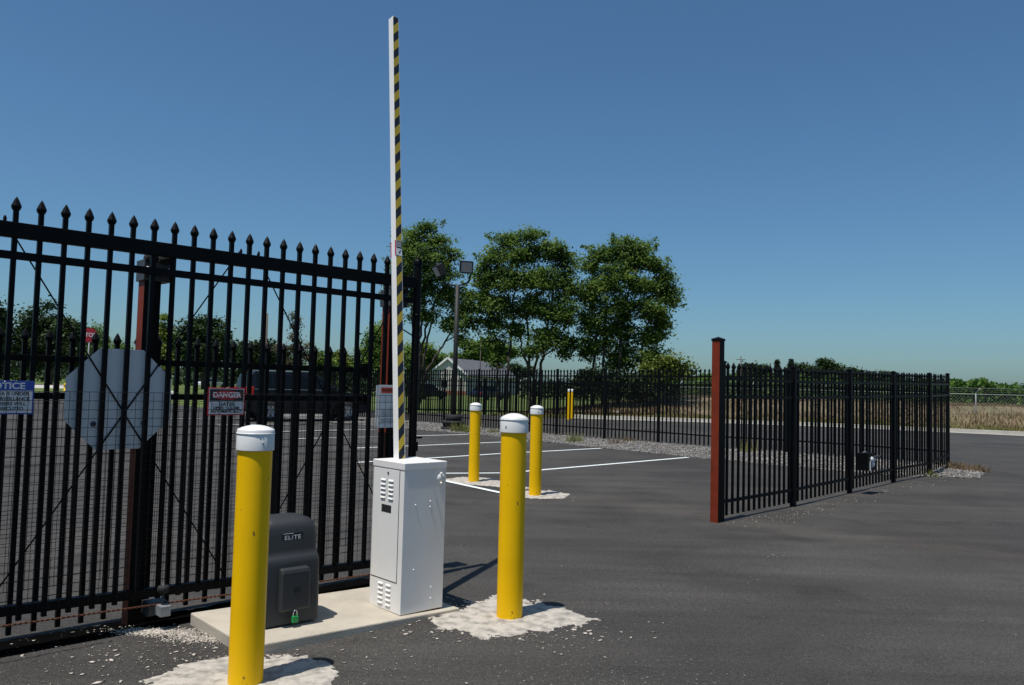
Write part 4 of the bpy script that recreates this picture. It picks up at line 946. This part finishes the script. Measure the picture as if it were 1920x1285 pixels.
tree('loose leafy tree rising behind the striped arm and the lamp pole', 
  [(805,428,20,14),(775,447,32,22),(822,455,24,16),(795,480,46,26),(845,478,20,14),(765,500,30,28),(820,515,46,28),(780,550,42,30),(838,552,38,26),(870,590,22,36),(878,560,14,20),(790,590,34,20),(845,610,24,18),(735,560,20,24),(727,610,13,24),(745,520,18,18),(868,632,16,12),(760,470,26,20)],
  [[(783,740),(784,690),(788,640),(795,580),(800,500),(800,440)],[(786,730),(800,695),(822,662),(842,630),(858,595)],[(780,738),(776,660),(772,590),(768,520)],[(785,735),(796,670),(808,610),(822,540)],[(784,730),(790,660),(806,590),(842,500)]], 46, 31000, .155, LEAF_A, .10, spread=.23, sub=70, spikes=8)
tree('broad leafy tree with several thin trunks, middle of the three big trees',
  [(997,440,26,14),(955,452,30,16),(925,482,30,24),(975,480,40,26),(1030,468,34,22),(1058,492,22,24),(908,520,24,26),(950,525,44,28),(1010,525,44,30),(1060,540,28,34),(905,562,24,24),(945,575,36,26),(1000,580,44,30),(1055,590,34,32),(920,605,26,22),(965,622,26,18),(1030,635,36,26),(1065,650,22,26),(925,645,24,20),(932,672,16,18),(1000,655,26,16)],
  [[(950,736),(952,680),(960,610),(966,540),(975,470)],[(938,736),(934,690),(925,620)],[(994,736),(992,660),(990,590),(1000,500)],[(1010,736),(1016,680),(1024,620),(1040,540),(1035,480)],[(1004,736),(990,690),(976,640),(950,560)],[(1000,736),(1003,690),(1012,640),(1055,590)]], 46, 48000, .16, LEAF_A, .10, spread=.24, sub=75, spikes=26)
tree('broad leafy tree on the right of the three big trees, nearest the red post',
  [(1168,458,26,12),(1200,468,22,14),(1135,478,26,16),(1172,488,44,24),(1215,492,26,20),(1108,500,18,22),(1245,510,18,22),(1150,525,46,28),(1210,535,40,28),(1252,548,20,20),(1108,548,28,30),(1262,568,16,12),(1160,575,46,30),(1225,580,36,28),(1105,600,26,30),(1150,625,44,30),(1215,628,36,26),(1105,650,26,26),(1160,670,40,26),(1215,668,32,22),(1245,610,16,20)],
  [[(1132,740),(1133,660),(1136,580),(1150,500)],[(1112,740),(1114,680),(1118,620),(1110,550)],[(1160,740),(1163,660),(1170,580),(1195,500)],[(1198,740),(1203,670),(1215,600),(1240,540)]], 47, 49000, .16, LEAF_A, .10, spread=.24, sub=75, spikes=30)
tree('low yellow green bush at the right foot of the big trees', [(1255,682,26,16),(1230,695,26,18),(1278,692,14,18),(1250,712,36,16)], [[(1250,745),(1252,700)],[(1235,745),(1232,705)]], 46, 5200, .20, LEAF_Y, .05, cat='bush', nm='bush', spread=.25)
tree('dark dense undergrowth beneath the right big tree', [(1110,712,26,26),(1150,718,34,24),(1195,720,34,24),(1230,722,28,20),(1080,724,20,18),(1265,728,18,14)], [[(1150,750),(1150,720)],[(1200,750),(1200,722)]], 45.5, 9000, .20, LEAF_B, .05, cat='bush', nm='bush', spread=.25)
bgk = dict(sub=120, spread=.62)
def btree(label, blobs, D, n, leaf, m_, **kw):
    n = int(n*2.0)
    b0_ = blobs[-1]; bb = dict(bgk); bb.update(kw)
    return tree(label, blobs, [[(b0_[0], 735), (b0_[0], b0_[1])]], D, n, leaf, m_, .25, **bb)
btree('large round dark tree behind the left end of the gate', [(97,600,52,34),(60,635,38,34),(130,632,38,36),(95,655,62,32),(150,665,22,24),(60,678,34,18),(95,640,40,40)], 115, 11000, .5, LEAF_B)
btree('dark tree cut by the left edge of the photo', [(-10,590,22,36),(-18,640,34,50),(0,675,22,26),(-10,640,20,40)], 110, 5000, .5, LEAF_B)
btree('mid green tree in the gap left of the octagonal sign', [(180,640,24,32),(205,662,26,28),(232,672,14,20),(190,675,34,20),(190,660,20,25)], 135, 5000, .5, LEAF_A)
btree('slender yellow green tree next to the left red post', [(308,598,6,22),(312,632,10,30),(318,665,14,26),(312,640,6,30)], 90, 2600, .30, LEAF_Y, spread=.35)
btree('round dark tree standing above the DANGER sign', [(378,612,38,26),(345,645,26,32),(410,645,30,32),(378,665,52,30),(380,640,38,38)], 110, 9000, .48, LEAF_B)
btree('dark tree just right of the round one, behind the gate', [(455,668,22,28),(485,662,26,30),(470,690,34,18),(470,675,20,20)], 125, 4600, .5, LEAF_B)
btree('low dark tree behind the middle of the gate', [(520,672,24,26),(545,685,26,18),(510,690,30,14),(520,680,20,20)], 130, 4000, .5, LEAF_B)
btree('sparse brownish young tree poking above the others behind the gate', [(548,592,6,9),(556,606,7,14),(551,640,12,18),(538,662,16,18),(570,662,18,22),(553,685,26,16),(553,640,5,30)], 85, 2300, .24, LEAF_R, spread=.30)
btree('bright green low tree behind the gate, left of the house', [(632,676,22,20),(660,684,20,16),(640,695,30,12),(640,685,16,14)], 130, 3600, .45, LEAF_Y)
btree('greyish green small tree between the brownish one and the bright one', [(603,680,16,20),(610,698,22,12),(603,686,10,14)], 120, 2000, .45, LEAF_A)
btree('leafy tree seen between the last gate pickets and the arm', [(712,630,16,18),(702,660,22,24),(722,670,26,28),(700,690,28,18),(715,660,15,20)], 90, 6000, .38, LEAF_A)
btree('background tree right of the gate end post', [(790,660,22,24),(770,680,24,24),(812,682,22,22),(790,690,36,16),(790,675,20,20)], 120, 5000, .48, LEAF_A)
btree('low background tree directly behind the cream gable', [(838,678,20,12),(862,676,22,14),(850,690,30,12),(850,682,15,10)], 165, 3000, .6, LEAF_A)
btree('background tree above the grey shingle roof', [(885,652,26,18),(915,650,24,18),(945,658,22,18),(900,668,40,16),(935,672,30,12),(900,660,20,14)], 165, 6500, .6, LEAF_A)
btree('dark low tree beside the right end of the grey roof', [(965,694,16,9),(985,698,14,8),(972,700,20,8),(972,697,10,6)], 150, 1800, .5, LEAF_B)
btree('far round tree on the skyline just right of the red post', [(1405,690,14,9),(1425,694,16,10),(1412,698,26,8),(1412,694,10,8)], 170, 2400, .6, LEAF_B)
btree('far round tree on the skyline above the second right fence post', [(1547,686,20,11),(1532,694,16,8),(1565,694,16,8),(1547,698,28,8),(1547,690,14,8)], 170, 3200, .6, LEAF_B)
btree('far low tree on the skyline left of the round one', [(1500,690,15,9),(1515,696,16,7),(1502,694,10,7)], 175, 1600, .6, LEAF_B)
btree('far low tree on the skyline between the round tree and the fence end', [(1590,699,22,6),(1640,704,30,5),(1610,701,20,5)], 175, 1700, .6, LEAF_B)
btree('far small tree at the right edge beyond the green mound', [(1914,733,11,6),(1925,736,14,7),(1914,735,6,5)], 150, 900, .5, LEAF_B)
def conifer(px, top, bot, wd, D, label):
    b = dist(px, bot, D); t = thing('conifer', label, 'conifer', (b[0], b[1], 0)); zt = zat(b, top); r = wd*D/F
    N = 2200; u = RNG.random(N)**.7; z = zt - u*(zt-1.0); rr = r*u*np.sqrt(RNG.random(N))*(.8+.3*np.sin(z*6)); th = RNG.uniform(0,2*pi,N)
    ax = np.stack([np.cos(th),np.sin(th),np.full(N,-.25)],1); ax /= np.linalg.norm(ax,axis=1)[:,None]; sd = np.cross(ax,[0,0,1.]); sd /= np.linalg.norm(sd,axis=1)[:,None]; nm = np.cross(sd,ax)
    scatter('crown', LEAF_V, LEAF_F, np.column_stack([rr*np.cos(th), rr*np.sin(th), z]), RNG.uniform(.4,.8,N), LEAF_C, R=np.stack([sd,ax,nm],2), tone=RNG.random(N), parent=t)
    MB().tube([(0,0,0),(0,0,zt*.9)], [.2,.04], 6).build('trunk', BARK, t)
conifer(1457, 673, 712, 11, 165, 'pointed far conifer, left of the two on the skyline')
conifer(1483, 672, 712, 12, 165, 'pointed far conifer, right of the two on the skyline')

# green vine bank behind the dry grass
def mass(name, xs_top, D0, D1, N, leaf, m_, seed=0, zmin=.2):
    px = RNG.uniform(xs_top[0][0], xs_top[-1][0], N); py = np.interp(px, [a[0] for a in xs_top], [a[1] for a in xs_top]); D = RNG.uniform(D0, D1, N)
    P = np.array([dist(a, b, c) for a, b, c in zip(px, py, D)]); zt = P[:,2] + .12*np.sin(px*.11)+.10*np.sin(px*.31+2)
    u = RNG.random(N)**2.2; P[:,2] = zt - u*np.maximum(.3, zt-zmin) + RNG.normal(0,.06,N)
    return tag(scatter(name, LEAF_V, LEAF_F, P, leaf*RNG.uniform(.6,1.4,N), m_, tone=np.clip(RNG.random(N)*.5+.35+.25*np.sin(px*.2+D*2),0,1)), kind='stuff')
mass('vine_bank', [(1285,712),(1340,709),(1420,712),(1500,713),(1600,716),(1700,720),(1780,722),(1822,717),(1866,722),(1898,731),(1935,736)], 58, 66, 30000, .30, VINE)
mass('far_shrubs', [(640,712),(700,711),(795,713)], 95, 105, 3000, .5, LEAF_B)
mass('far_shrubs', [(978,720),(1090,722),(1290,730)], 95, 105, 5000, .5, LEAF_B)
mass('far_woodland', [(-80,690),(60,690),(240,690),(440,698),(560,696),(700,700),(800,706)], 150, 165, 12000, .7, LEAF_B)
mass('far_hedge', [(1290,716),(1400,702),(1600,706),(1790,716),(1990,736)], 180, 190, 9000, .7, LEAF_B)
